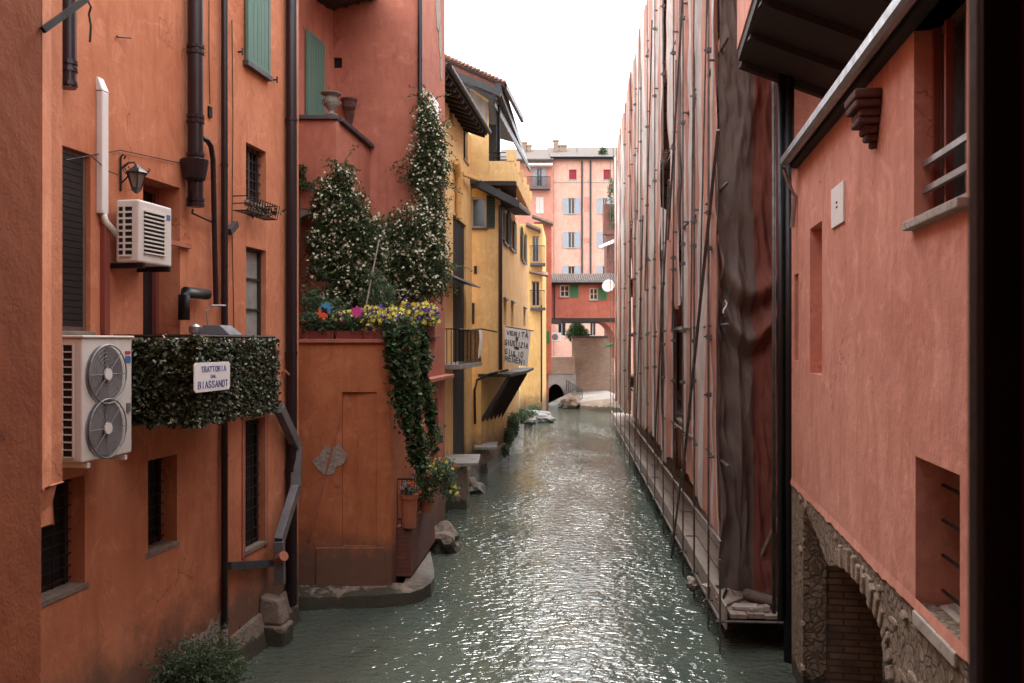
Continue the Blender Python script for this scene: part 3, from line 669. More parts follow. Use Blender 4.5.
fr = MB(); fr.lathe(lc, [(.115,.17),(.125,.185),(.07,.225),(.04,.25),(.012,.28)], 6); fr.lathe(lc, [(.015,-.04),(.06,.0),(.055,.02)], 6)
for k_ in range(6):
    a_ = math.pi*k_/3; c_ = Vector((math.cos(a_), math.sin(a_), 0)); fr.tube([lc+c_*.052+Vector((0,0,.02)), lc+c_*.100+Vector((0,0,.17))], .007, 4); fr.tube([lc+c_*.12+Vector((0,0,.18)), lc+c_*.15+Vector((0,0,.22)), lc+c_*.125+Vector((0,0,.235))], .007, 4)
fr.build('frame', M['black'], ln)
cb = MB().tube([wp(90, 155, .02), wp(98, 162, .06), wp(108, 171, .07), wp(118, 175, .05)], .006, 5)
tag(cb.build('cable', M['iron']), 'thin dark cable looping from the tall blind to the lantern', 'cable')

# flower basket below small barred window
a = WL.hit(250, n=.25)[0]; b = WL.hit(279, n=.25)[0]; z1 = WL.hit(262, 200, .25)[1]; z0 = z1-.2
fbx = T('window_basket', 'empty wrought iron window basket under the small barred window', 'basket', WL.p((a+b)/2, 0, z0))
g = MB()
for z in (z0, (z0+z1)/2, z1): g.tube([WL.p(a,0,z), WL.p(a,.22,z), WL.p(b,.22,z), WL.p(b,0,z)], .008, 5)
for i in range(13): q = a+(b-a)*i/12; g.tube([WL.p(q,0,z0), WL.p(q,.22,z0), WL.p(q,.26,z1)], .006, 4)
for i in range(5): q = a+(b-a)*(i+.5)/5; g.tube([WL.p(q+.05*math.cos(v_), .235, (z0+z1)/2+.06*math.sin(v_)) for v_ in [x*.7 for x in range(10)]], .006, 4)
g.build('wirework', M['iron'], fbx)
leafy(mb_ := MB(), [(WL.p((a+b)/2, .12, z0+.05), ((b-a)*.4, .08, .05), 1)], 260, .05, rnd); mb_.build('dry_stems', M['hedge'], fbx, recalc=False)

# ivy covered balcony
d_ = .9; s0 = WL.hit(191, n=d_)[0]; s1 = WL.hit(274, n=d_)[0]; zf = WL.hit(191, 424, d_)[1]; zr = WL.hit(191, 336, d_)[1]
bal = T('balcony', 'small balcony with its railing hidden behind dark artificial ivy', 'balcony', WL.p(s0, 0, zf))
MB().box(WL, s0, s1, .0, d_, zf-.02, zf+.1).build('floor_slab', M['stone'], bal, bevel=.01)
g = MB()
for pts in ([WL.p(s0,0,zr), WL.p(s0,d_,zr), WL.p(s1,d_,zr), WL.p(s1,0,zr)], [WL.p(s0,0,zf+.14), WL.p(s0,d_,zf+.14), WL.p(s1,d_,zf+.14), WL.p(s1,0,zf+.14)]): g.tube(pts, .02, 6)
for i in range(22): q = s0+(s1-s0)*i/21; g.tube([WL.p(q, d_, zf+.1), WL.p(q, d_, zr)], .009, 5)
for i in range(9): q = d_*i/9; g.tube([WL.p(s0, q, zf+.1), WL.p(s0, q, zr)], .009, 5); g.tube([WL.p(s1, q, zf+.1), WL.p(s1, q, zr)], .009, 5)
g.build('railing', M['black'], bal)
g = MB(); g.box(WL, s0-.004, s0-.001, .0, d_, zf, zr-.04); g.box(WL, s0, s1, d_+.022, d_+.026, zf, zr-.04)
g.build('backing_mesh', M['dark'], bal)
hm = MB(); h_ = zr-zf
for i in range(5200):
    q = rnd.random(); n_ = d_+.03+rnd.random()*.03; z = zf-.02+rnd.random()*(h_+.0); z += .03*noise.noise(Vector((q*9, z*4, 0)))
    p = WL.p(s0-.03+(s1-s0+.06)*q, n_, z); leaf(hm, p, .046*rnd.uniform(.6, 1.3), rnd, WL.n*.6+Vector((0,0,-.5)), .8)
for i in range(2200):
    q = rnd.random()*d_; z = zf-.02+rnd.random()*h_; leaf(hm, WL.p(s0-.02-rnd.random()*.07, q, z), .055*rnd.uniform(.6, 1.3), rnd, -WL.u, .8)
for i in range(600):
    q = rnd.random()*d_; z = zf-.02+rnd.random()*h_; leaf(hm, WL.p(s1+.02+rnd.random()*.05, q, z), .055*rnd.uniform(.6, 1.3), rnd, WL.u, .8)
for i in range(900):
    z = zf-.02+rnd.random()*h_; leaf(hm, WL.p(s0-.02-rnd.random()*.06, d_+rnd.uniform(-.02,.10), z), .055*rnd.uniform(.6, 1.3), rnd, (WL.n-WL.u), .8)
hm.build('ivy_screen', M['hedge'], bal, recalc=False)
# enamel sign on the balcony
a = WL.hit(193.5, n=d_+.14)[0]; b = WL.hit(229, n=d_+.14)[0]; zt = WL.hit(194, 363, d_+.14)[1]; zb = WL.hit(194, 393, d_+.14)[1]; nn = d_+.14
sg = T('trattoria_sign', 'white plaque with blue lettering fixed to the ivy of the balcony', 'sign', WL.p((a+b)/2, nn, zb))
cc = .025; sgp = [(a+cc,zb),(b-cc,zb),(b-cc*.6,zb+cc*.6),(b,zb+cc),(b,zt-cc),(b-cc*.6,zt-cc*.6),(b-cc,zt),(a+cc,zt),(a+cc*.6,zt-cc*.6),(a,zt-cc),(a,zb+cc),(a+cc*.6,zb+cc*.6)]
MB().prism([WL.p(x, nn, z) for x, z in sgp], WL.n*.012).build('plate', M['cream'], sg)
tx = MB(); fn = lambda s_, z_, h_: WL.p(s_, nn+.0125+h_, z_); hh = zt-zb; ww = b-a
writing(tx, fn, 'TRATTORIA', a+ww*.16, a+ww*.88, zb+hh*.68, hh*.18, .0075, serif=.007)
writing(tx, fn, 'DAL', a+ww*.43, a+ww*.6, zb+hh*.47, hh*.09, .006, serif=.004)
writing(tx, fn, 'BIASSANOT', a+ww*.08, a+ww*.94, zb+hh*.13, hh*.22, .009, serif=.008)
tx.build('lettering', M['ink'], sg)
# awning roll / grill lamp standing behind the rail
c_ = WL.p(WL.hit(218, n=.55)[0], .55, zr+.02)
fl = T('floodlight', 'grey metal lamp box leaning behind the top rail of the ivy balcony', 'lamp', c_)
MB().hexa([c_+Vector(v_) for v_ in ((-.2,-.15,0),(.2,-.15,0),(.26,.15,0),(-.14,.15,0),(-.14,-.1,.12),(.06,-.1,.12),(.12,.12,.12),(-.1,.12,.12))]).build('housing', M['slate'], fl, bevel=.01)
MB().lathe(c_+Vector((-.26,-.05,.0)), [(.03,0),(.07,.03),(.07,.1),(.03,.13)], 12).build('lens', M['steel'], fl)
MB().tube([c_+Vector((-.12,0,.1)), c_+Vector((-.14,0,.3)), c_+Vector((-.08,.03,.36)), c_+Vector((.08,.05,.36))], .012, 6).build('arm', M['steel'], fl)
s2, z2 = WL.hit(184, 292, .12)
rl = MB(); rl.tube([WL.p(s2, .12, z2-.34), WL.p(s2, .12, z2-.04), WL.p(s2+.04, .12, z2), WL.p(s2+.55, .12, z2)], .07, 10)
tag(rl.build('stove_pipe', M['black'], smooth=True), 'black elbowed pipe on the wall behind the grey lamp box', 'pipe')

# bush growing from the footing
c_ = WL.p(WL.hit(168)[0], .3, .25)
bs = T('shrub', 'leafy grey green shrub growing from the broken footing at the bottom left', 'shrub', (c_.x, c_.y, 0))
bl = []
for px, py, r in ((178, 655, .34), (205, 650, .38), (192, 680, .42), (215, 672, .30), (225, 682, .2), (168, 690, .34), (190, 640, .22), (210, 700, .42), (200, 632, .15), (172, 640, .14), (228, 662, .15), (160, 672, .16), (216, 648, .13), (184, 628, .10), (236, 676, .10)):
    Y = 10.3; p = at(px, py, Y-.2*rnd.random()); bl.append((p, (r*.85, r*.7, r*.66), r**2))
m_b = MB(); g = MB()
for i in range(420):
    bx_ = rnd.uniform(160, 226); p = at(bx_, 700-(bx_-160)*.25+rnd.uniform(-8,8), 10.2+rnd.uniform(-.25,.35)); dr = Vector((rnd.gauss(0,.55), rnd.gauss(-.25,.45), 1.1)).normalized()
    L = rnd.uniform(.35,.85)*(1-.35*abs(bx_-193)/33); pts = [p]
    for k in range(8): dr = (dr+Vector((rnd.gauss(0,.12), rnd.gauss(0,.12), -.06))).normalized(); pts.append(pts[-1]+dr*L/8)
    g.tube(pts, .005, 4, .002)
    for q in pts[1:]:
        for _k in range(5): leaf(m_b, q+Vector((rnd.gauss(0,.02), rnd.gauss(0,.02), rnd.gauss(0,.015))), .048*rnd.uniform(.6,1.3), rnd, dr*.8, .45)
m_b.build('leaves', M['bush'], bs, recalc=False); g.build('stem', M['bark'], bs)

# ================================================================== TERRACE HOUSE (second on the left)
YB = 18.0
BF = Wall(at(322, 0, YB).x, YB, at(422.5, 0, YB).x, YB)                     # wall facing us
BC = Wall(at(422.5, 0, YB).x, YB, -1.61, 20.4)                             # wall along the canal
BR = Wall(-6.67+.16*14.0, 14.0, -6.67+.16*18.0, 18.0)                      # set-back wall with shutter
hb_ = T('house', 'red terracotta house with a flowered terrace and a climbing jasmine on its corner', 'house', BF.p(0,0,0))
m = MB(); dr = (*BF.rect(333, 345, 57, 68), .2)
BFs = Wall(at(300,0,YB).x-.6, YB, at(422.5, 0, YB).x, YB); dr = (*BFs.rect(333.5, 342, 57.5, 68), .15)
dk = (*BFs.rect(303, 336, 215, 332), .4); dk2 = (*BFs.rect(342, 372, 215, 335), .4)
shell(m, BFs, 0, BFs.L, 0, 14.2, 3.0, [dr, dk, dk2]); m.build('wall', M['terra_b'], hb_)
for q in (dk, dk2, dr): MB().box(BFs, q[0], q[1], -.45, -.3 if q is not dr else -.1, q[2], q[3]).build('pane', M['dark'], hb_)
w_a = (*BC.rect(429, 435, 262, 335), .2); w_b = (*BC.rect(431, 438, 400, 480), .25)
m = MB(); shell(m, BC, 0, BC.L, 0, 14.2, .3, [w_a, w_b]); m.build('wall', M['terra_b'], hb_)
window(BC, w_a, hb_, .15, 'darkwood', 'glass', mull=0, sill=.12); window(BC, w_b, hb_, .2, 'darkwood', 'dark', mull=0, name='door')
m = MB(); shell(m, BR, 0, BR.L, 0, 12.5, 2.0); m.build('wall', M['terra_b'], hb_)
a, b, c, e = BR.rect(304.5, 321.5, 29, 118); shutter(BR, a, b, c-.1, e, hb_, 'green', .02, False, .05)
z_ = BC.hit(424, 378)[1]; MB().box(BC, -.1, BC.L+.05, .0, .22, z_-.1, z_).build('string_course', M['terra_b'], hb_, bevel=.02)
vpipe(BFs, 420, -200, 150, .05, .07, hb_, (60,), 'pipe')
a, b, c, e = BC.rect(429.5, 437.5, 93, 131); MB().box(BC, a, b, .0, .03, c, e).build('white_panel', M['cream'], hb_)
# eroded plaster scar down the outer edge
sc = MB(); 
for (x, y, wd, ht) in ((438, 12, .25, 1.0), (440, 40, .18, .8), (441, 66, .12, .7)):
    s_, z_ = BC.hit(x, y); pts = [BC.p(s_+wd*(math.cos(v_))*(1+.5*noise.noise(Vector((v_*2, y, 0)))), .0, z_+ht*.5*math.sin(v_)*(1+.4*noise.noise(Vector((v_*3, y, 2))))) for v_ in [j*.45 for j in range(14)]]
    sc.prism(pts, BC.n*.012)
sc.build('bare_patch', M['bare'], hb_)
# eaves over the recess
ev = MB(); ev.slab([at(310, -48, 15.2), at(402, -42, 15.4), at(378, -8, 17.99), at(318, 8, 17.99)], .12)
evo = ev.build('eaves', M['darkwood'], hb_)
each([MB().bar(at(314+i*17, -34, 15.4), at(322+i*12, 10-i*3, 17.95), .08, .14) for i in range(5)], 'rafter', M['darkwood'], evo)
# upper terrace box with dark coping
UT0 = at(300, 120, 16.0); UT1 = at(336, 120, 16.0); UT2 = at(370, 149, 17.98)
zt = UT1.z
m = MB(); m.add([(UT0.x-.5,16,7.0), (UT1.x,16,7.0), (UT2.x,17.98,7.0), (UT0.x-.5,17.98,7.0), (UT0.x-.5,16,zt), (UT1.x,16,zt), (UT2.x,17.98,UT2.z), (UT0.x-.5,17.98,zt-.05)], [(0,1,5,4),(1,2,6,5),(4,5,6,7),(3,2,1,0),(0,4,7,3),(2,3,7,6)])
m.build('parapet', M['terra_b'], hb_)
g = MB(); g.hexa([Vector((UT0.x-.5,15.93,zt+.003)), Vector((UT1.x+.05,15.93,zt+.003)), Vector((UT1.x+.0,16.2,zt+.003)), Vector((UT0.x-.5,16.2,zt+.003)), Vector((UT0.x-.5,15.93,zt+.08)), Vector((UT1.x+.05,15.93,zt+.08)), Vector((UT1.x,16.2,zt+.08)), Vector((UT0.x-.5,16.2,zt+.08))])
g.bar(UT1+Vector((.0,.15,.05)), UT2+Vector((0,0,.05)), .2, .08)
g.build('coping', M['slate'], hb_, bevel=.008)
# arched head of the terrace recess under the parapet
g = MB(); K = 14; ax0 = at(300, 0, 16.02).x-.3; ax1 = at(336, 0, 16.02).x-.02; rz = 6.15
arc = [Vector((ax0+(ax1-ax0)*i/K, 16.02, rz+.75*math.sin(math.pi*i/K)**.6)) for i in range(K+1)]
for p, q in zip(arc, arc[1:]): g.hexa([p, q, q+Vector((0,.35,0)), p+Vector((0,.35,0)), Vector((p.x,16.02,6.998)), Vector((q.x,16.02,6.998)), Vector((q.x,16.37,6.998)), Vector((p.x,16.37,6.998))])
g.build('arch', M['greywall'], hb_)

# lower terrace block, rising from the water
Yk = 14.8; KF = Wall(at(292, 0, Yk).x-.05, Yk, at(391, 0, Yk).x, Yk); KC = Wall(at(391, 0, Yk).x, Yk, at(391, 0, Yk).x+.28, 17.98)
ztb = at(0, 343, Yk).z
tb = hb_
pan = (*KF.rect(342, 377, 392, 546), .07)
m = MB(); shell(m, KF, 0, KF.L, 0, ztb, 3.1, [pan]); m.box(KF, pan[0], pan[1], -.07, -.1, pan[2], pan[3]); m.build('terrace_front', M['terra_block'], tb)
m = MB(); shell(m, KC, 0.002, KC.L, 0, ztb-.01, .6); m.build('terrace_side', M['terra_block'], tb)
MB().xbox(-4.4, KF.p(KF.L,0,0).x+.06, Yk-.06, 17.97, ztb+.002, ztb+.07).build('terrace_coping', M['terra_b'], tb, bevel=.01)
g = MB(); g.bar(KF.p(mid(KF, 341), .01, at(0, 415, Yk).z), KF.p(mid(KF, 309), .01, at(0, 540, Yk).z), .05, .03); g.build('plaster_ridge', M['terra_b'], tb)
sc = MB(); xy = [(312,461),(320,455),(326,446),(334,447),(338,442),(343,449),(348,455),(344,464),(336,467),(333,474),(325,475),(318,470)]
sc.prism([KF.p(mid(KF, x+rnd.uniform(-1,1)), 0.0, at(0, y, Yk).z) for x, y in xy], KF.n*.012); sc.build('bare_patch', M['bare'], tb)
MB().xbox(at(316,0,Yk).x, at(391,0,Yk).x-.1, Yk-.035, Yk-.001, at(0,600,Yk).z, at(0,547,Yk).z).build('plinth', M['terra_block'], tb, bevel=.02)
# rounded stone kerb at the water line
K = 26; rim = []
path = [(-4.1,14.35),(-3.6,14.2),(-2.9,14.32),(-2.3,14.36),(-2.0,14.42),(-1.75,14.55),(-1.56,14.75),(-1.44,15.05),(-1.42,15.5),(-1.48,16.1),(-1.6,16.9),(-1.7,17.6)]
g = MB(); top = [Vector((x, y, .21+.015*math.sin(i*2.1))) for i, (x, y) in enumerate(path)]
inn = [Vector((min(x, -1.9), max(y, 14.9), .27)) for x, y in path]
for i in range(len(path)-1):
    a, b, c, d = top[i], top[i+1], inn[i+1], inn[i]; g.poly(a, b, c, d); lo = Vector((.03,-.03,-.6)); g.poly(a+lo, b+lo, b, a)
kb = g.build('kerb', M['stone'], tb, bevel=.05)
# small gated landing at the right of the block, brick parapet with railing
LF = Wall(at(391.5,0,15.2).x, 15.2, at(411,0,15.2).x, 15.2); LC = Wall(LF.p(LF.L,0,0).x, 15.2, -1.62, 17.9)
zl1 = at(0, 527, 15.2).z; m = MB(); m.box(LF, 0, LF.L, -.2, 0, .3, zl1); m.box(LC, .0, LC.L, -.18, -.002, .3, zl1); m.box(LF, .01, LF.L-.01, -2.6, -.19, .3, .36)
m.build('landing_parapet', M['brick_red'], tb)
g = MB(); zr_ = at(0, 480, 15.2).z
for i in range(5): q = LF.L*i/4; g.tube([LF.p(q,-.1,zl1), LF.p(q,-.1,zr_)], .012, 5)
for i in range(16): q = LC.L*i/15; g.tube([LC.p(q,-.1,zl1), LC.p(q,-.1,zr_-.1)], .01, 5)
for z in (zr_, zl1+.12): g.tube([LF.p(0,-.1,z), LF.p(LF.L,-.1,z), LC.p(LC.L,-.1,z-.05)], .014, 5)
g.build('landing_railing', M['iron'], tb)

# urn and bracket
u0 = Vector((at(331, 0, 16.05).x, 16.07, zt+.08))
ur = T('urn', 'weathered stone garden urn standing on the parapet corner by the green shutter', 'urn', u0)
MB().lathe(u0, [(.13,.0),(.13,.04),(.06,.07),(.045,.11),(.08,.15),(.13,.22),(.14,.30),(.11,.36),(.10,.39),(.19,.42),(.20,.44),(.17,.45),(.13,.41)], 18).build('bowl', M['urn'], ur, smooth=True)
g = MB()
each([MB().tube([u0+Vector((sx*.12,0,.33)), u0+Vector((sx*.165,0,.31)), u0+Vector((sx*.165,0,.25)), u0+Vector((sx*.12,0,.21))], .013, 6) for sx in (-1, 1)], 'handle', M['urn'], ur)
bp = BFs.p(mid(BFs, 350.5), .16, at(0, 112, YB).z)
wb = T('wall_planter', 'small dark terracotta wall planter with a carved bracket, right of the stone urn', 'planter', bp)
MB().lathe(bp, [(.07,-.05),(.14,.04),(.15,.16),(.18,.2),(.18,.23),(.14,.23),(.12,.18)], 12).build('bowl', M['potdark'], wb)
MB().hexa([bp+Vector(v_) for v_ in ((-.03,.02,-.32),(.03,.02,-.32),(.03,.14,-.32),(-.03,.14,-.32),(-.1,-.08,-.04),(.1,-.08,-.04),(.1,.14,-.04),(-.1,.14,-.04))]).build('bracket', M['potdark'], wb, bevel=.02)

# rocks at the foot
def rock(c, r, name, label, mat='stone', group=None, sq=(1,1,1)):
    m = MB(); rr = random.Random(str(c))
    bm = bmesh.new(); bmesh.ops.create_icosphere(bm, subdivisions=3, radius=1)
    for v in bm.verts:
        d = v.co.normalized(); k = r*(1+.45*noise.noise(d*1.6+Vector(c))+.15*noise.noise(d*5+Vector(c))); v.co = Vector((d.x*k*sq[0], d.y*k*sq[1], d.z*k*sq[2]))
    m.add([v.co+Vector(c) for v in bm.verts], [tuple(v.index for v in f.verts) for f in bm.faces]); bm.free()
    return tag(m.build(name, M[mat]), label, 'rock' if name != 'rubble' else 'rubble', group)
c_ = at(441, 553, 18.2); rock((c_.x, 18.6, .1), .42, 'rock', 'rounded boulder at the water line below the pot of yellow flowers', sq=(1,1.4,.9))

# ================================================================== PLANTS OF THE TERRACE
def B(px, py, Y, rx, rz, ry=.35): k = Y/F; return (at(px, py, Y), (rx*k, ry, rz*k), rx*rz*ry)
rnd = random.Random(11)
def shoots(mb, blobs, n, size, stem=None):
    for _ in range(n):
        c, rad, w_ = rnd.choice(blobs); d = Vector((rnd.gauss(0,1), -abs(rnd.gauss(0,.5)), rnd.gauss(0,.8))).normalized()
        p = Vector(c)+Vector((d.x*rad[0], d.y*rad[1], d.z*rad[2]))*.85; dr = (d+Vector((0,0,rnd.uniform(-.9,.6)))).normalized(); L = rnd.uniform(.15,.5); pts = [p]
        for k in range(7): dr = (dr+Vector((rnd.gauss(0,.15), rnd.gauss(0,.1), -.16))).normalized(); pts.append(pts[-1]+dr*L/7)
        if stem is not None: stem.tube(pts, .006, 4, .003)
        for q in pts[1:]:
            for _k in range(3): leaf(mb, q+Vector((rnd.gauss(0,.015), rnd.gauss(0,.015), 0)), size*rnd.uniform(.7,1.2), rnd)
def climber(name, label, blobs, n, size, nf, stems, cat='climbing plant'):
    root = T(name, label, cat, (blobs[0][0].x, blobs[0][0].y, stems[0][0][2]))
    g = MB(); m = MB(); leafy(m, blobs, n, size, rnd, shell_=.5); shoots(m, blobs, max(6, n//260), size, g); m.build('leaves', M['jasmine'], root, recalc=False)
    if nf: m = MB(); flowers(m, blobs, nf, .030, rnd); m.build('flowers', M['petal'], root, recalc=False)
    for st_ in stems: g.tube(st_, .025, 6, .01)
    g.build('stem', M['bark'], root); return root
bl = [B(340,188,15.85,17,18), B(326,200,15.8,12,14), B(352,212,15.85,18,22), B(335,222,15.8,20,20), B(328,246,15.8,15,20), B(352,245,15.9,20,24), B(345,272,15.9,22,20), B(316,240,15.75,8,14), B(320,268,15.7,10,14), B(366,236,16.2,15,22), B(344,172,15.85,9,8), B(362,282,16.0,16,18), B(374,258,16.4,12,20), B(338,296,15.9,20,12), B(372,292,16.3,16,16)]
climber('jasmine', 'left flowering jasmine hanging below the parapet with the stone urn', bl, 24000, .062, 2300, [[at(352,325,16.9), at(350,290,16.9), at(346,240,16.7), at(342,190,16.7)]])
bl = [B(392,240,17.4,18,26), B(410,235,17.3,20,30), B(385,265,17.4,18,28), B(405,270,17.3,22,28), B(425,262,17.5,20,34), B(435,240,17.7,14,26), B(420,290,17.5,18,14), B(432,210,17.8,17,24), B(395,292,17.4,18,14), B(378,235,17.5,10,18), B(438,278,17.8,9,20)]
bl += [B(427,185,17.8,17,20), B(430,160,17.8,20,22), B(432,138,17.8,17,22), B(427,118,17.8,11,18), B(425,102,17.8,5,10), B(413,175,17.8,10,8,.2), B(410,160,17.8,4,6,.15), B(445,270,18.2,6,20), B(440,170,18.1,9,26)]
climber('jasmine', 'right flowering jasmine climbing the corner of the red house in a tall column', bl, 30000, .062, 3300, [[at(415,325,17.7), at(418,280,17.7), at(424,220,17.8), at(430,150,17.9), at(426,105,17.9)]])
bl = [B(301,172,15.9,5,8,.2), B(303,184,15.9,6,6,.2), B(310,186,15.9,5,3,.15)]
climber('jasmine', 'small tuft of jasmine beside the dark corner downpipe', bl, 500, .055, 0, [[at(299,300,15.95), at(300,180,15.9)]])
# hanging ivy: trailing strands
def hang(name, label, strands, n, size, mat='ivy'):
    root = T(name, label, 'ivy', strands[0][0]); m = MB(); g = MB()
    for pts, r in [(s_, .115) for s_ in strands]:
        g.tube(pts, .012, 5)
        for _ in range(n):
            t = rnd.random()*(len(pts)-1); i = int(t); f = t-i; p = Vector(pts[i]).lerp(Vector(pts[min(i+1, len(pts)-1)]), f)
            k = .6+.6*abs(noise.noise(p*2.5))*2
            p += Vector((rnd.gauss(0,.5)*r*k, rnd.gauss(0,.5)*r, rnd.gauss(0,.5)*.12)); leaf(m, p, size*rnd.uniform(.6, 1.4), rnd, Vector((0,-.6,-.6)), .9)
    m.build('leaves', M[mat], root, recalc=False); g.build('stem', M['bark'], root); return root
Y = 14.6
hang('ivy', 'long curtain of dark ivy hanging over the corner of the terrace block', [
 [at(392,328,Y), at(390,350,Y), at(396,385,Y), at(402,415,Y)], [at(400,322,Y), at(402,360,Y), at(408,400,Y), at(412,440,Y), at(414,462,Y)],
 [at(410,322,Y), at(415,360,Y), at(414,400,Y), at(421,440,Y), at(424,470,Y)], [at(418,325,Y+.6), at(424,370,Y+.8), at(428,410,Y+.8), at(434,430,Y+.9), at(430,450,Y+.9)],
 [at(388,322,Y), at(396,350,Y), at(404,390,Y), at(406,430,Y)], [at(423,330,Y+.8), at(425,350,Y+.8), at(422,385,Y+.8), at(432,415,Y+.8)], [at(405,320,Y), at(411,380,Y), at(417,430,Y), at(420,478,Y)]], 620, .082)
# planter boxes along the terrace edge
def petals(bl, cnt, r, mt, parent):
    if cnt > 80: g = MB(); flowers(g, bl, cnt, r, rnd, .9); g.build('flowers', M[mt], parent, recalc=False); return
    for _ in range(max(3, cnt//2)):
        c, rad, w_ = rnd.choice(bl); d = Vector((rnd.gauss(0,1), -abs(rnd.gauss(0,1)), abs(rnd.gauss(0,1)))).normalized(); g = MB()
        blossom(g, Vector(c)+Vector((d.x*rad[0], d.y*rad[1], d.z*rad[2]))*1.02, r*rnd.uniform(.7,1.3), rnd); g.build('flower', M[mt], parent, recalc=False)
def planter(name, label, x0, x1, y0, y1, Y, fl, seed, tall=1.0):
    p0 = at(x0, y1, Y); p1 = at(x1, y0, Y); t = T(name, label, 'planter', ((p0.x+p1.x)/2, Y, p0.z), 'flower boxes along the terrace edge')
    bx = MB(); bx.hexa([Vector(v_) for v_ in ((p0.x+.03,Y-.1,p0.z),(p1.x-.03,Y-.1,p0.z),(p1.x-.03,Y+.1,p0.z),(p0.x+.03,Y+.1,p0.z),(p0.x,Y-.13,p1.z),(p1.x,Y-.13,p1.z),(p1.x,Y+.13,p1.z),(p0.x,Y+.13,p1.z))])
    bx.build('box', M['redwood'], t, bevel=.008); xm = (p0.x+p1.x)/2; hw = (p1.x-p0.x)/2
    bl = [(Vector((p0.x+hw*2*(i+.5)/5, Y-.05, p1.z+.12*tall+.08*rnd.random())), (hw*.32, .2, .17*tall), 1) for i in range(5)]
    m = MB(); leafy(m, bl, 1500, .055, rnd); m.build('leaves', M['bush'], t, recalc=False)
    for mt, cnt, r in fl: petals(bl, cnt, r, mt, t)
    return t
planter('flower_box', 'flower box at the left end of the terrace under the jasmine, with orange flowers', 303, 336, 331, 343, 14.95, [('orangep', 7, .045)], 1)
planter('flower_box', 'middle flower box of the terrace with one large pink flower above it', 336, 366, 331, 343, 14.95, [('yellowp', 70, .035), ('pinkp', 6, .05)], 2)
planter('flower_box', 'flower box crowded with yellow and purple blossom above the hanging ivy', 364, 402, 330, 342, 14.9, [('yellowp', 420, .04), ('purplep', 130, .04)], 3, 1.2)
planter('flower_box', 'flower box at the right corner of the terrace with yellow and deep violet blossom', 402, 436, 326, 338, 15.6, [('yellowp', 420, .04), ('purplep', 170, .042)], 4, 1.25)
bl = [B(312,300,15.3,10,14), B(332,310,15.2,14,12), B(345,318,15.2,18,8), B(320,318,15.1,14,8)]
t = T('potted_shrub', 'leafy green plant at the left of the terrace flower boxes', 'plant', at(322,332,15.2)); m = MB(); leafy(m, bl, 2800, .06, rnd); m.build('leaves', M['bush'], t, recalc=False)
g = MB()
for i in range(4): g.tube([at(316+i*5,332,15.2), at(314+i*7,305+i*3,15.2)], .012, 5)
g.build('stem', M['bark'], t); MB().lathe(at(322,337,15.2), [(.12,0),(.16,.16),(.17,.2),(.14,.18)], 12).build('pot', M['terracotta'], t)
bl = [B(376,298,15.6,9,26,.2), B(388,304,15.6,9,18,.2), B(366,306,15.6,7,14,.2)]
t = T('potted_shrub', 'feathery upright green bush behind the yellow flowers of the terrace', 'plant', at(378,328,15.6)); m = MB()
for _ in range(2600):
    c, rad, w_ = rnd.choice(bl); p = c+Vector((rnd.gauss(0,.45)*rad[0], rnd.gauss(0,.5)*rad[1], rnd.uniform(-1,1)*rad[2])); leaf(m, p, .10*rnd.uniform(.6,1.2), rnd, Vector((0,0,2.2)), .2)
m.build('leaves', M['bush'], t, recalc=False); MB().tube([at(378,328,15.6), at(377,280,15.6)], .02, 5, .008).build('stem', M['bark'], t); MB().lathe(at(378,336,15.6), [(.12,0),(.15,.16),(.16,.2),(.13,.18)], 12).build('pot', M['terracotta'], t)
for px, col, lab in ((357, 'pinkp', 'pink toy windmill on a thin stick among the terrace flowers'), (323, 'orangep', 'orange toy windmill on a stick at the left of the terrace flowers'), (326, 'cyanp', 'blue toy windmill on a stick at the left of the terrace flowers')):
    py = {357: 312, 323: 313, 326: 308}[px]; c = at(px, py, 14.75); t = T('toy_windmill', lab, 'toy windmill', at(px, 332, 14.75))
    m = MB()
    for k in range(8):
        a_ = k*math.pi/4; u_ = Vector((math.cos(a_), 0, math.sin(a_))); v_ = Vector((-math.sin(a_), 0, math.cos(a_)))
        m.prism([c, c+u_*.07+v_*.035, c+u_*.12, c+u_*.07-v_*.02], (0,-.006,0))
    m.build('sail', M[col], t); MB().tube([at(px, 332, 14.78), c+Vector((0,.02,0))], .006, 5).build('stick', M['wframe'], t)
for a_, b_, lab in (((319,335),(328,252),'left bamboo cane leaning in the terrace jasmine'), ((366,306),(379,240),'right bamboo cane leaning behind the pink toy windmill')):
    tag(MB().tube([at(*a_, 15.3), at(*b_, 15.9)], .014, 6).build('garden_cane', M['plank']), lab, 'cane', 'bamboo canes in the terrace plants')
# pots on the landing railing
pc = at(444, 498, 15.9); pt = T('flower_pot', 'terracotta pot overflowing with yellow flowers on the landing railing by the water', 'plant pot', (at(430,0,16.5).x, 16.5, at(0,500,16.5).z))
MB().lathe(Vector((at(426,0,16.4).x, 16.4, at(0,512,16.4).z)), [(.10,0),(.13,.2),(.15,.22),(.15,.26),(.12,.25)], 12).build('pot', M['terracotta'], pt)
bl = [B(432,478,16.4,14,14), B(442,468,16.4,14,10), B(447,482,16.4,10,14), B(425,492,16.4,9,12), B(424,470,16.4,9,9), B(453,492,16.4,6,8)]
m = MB(); leafy(m, bl, 3200, .06, rnd); m.build('leaves', M['bush'], pt, recalc=False)
petals(bl, 75, .045, 'yellowp', pt)
petals(bl, 12, .06, 'orangep', pt)
petals(bl, 10, .05, 'cyanp', pt)
pz = at(409, 527, 15.25); pt = T('flower_pot', 'small terracotta pot with a few coloured flowers inside the landing railing', 'plant pot', pz)
MB().lathe(pz, [(.13,0),(.15,.5),(.17,.52),(.17,.6),(.14,.58)], 12).build('pot', M['terracotta'], pt)
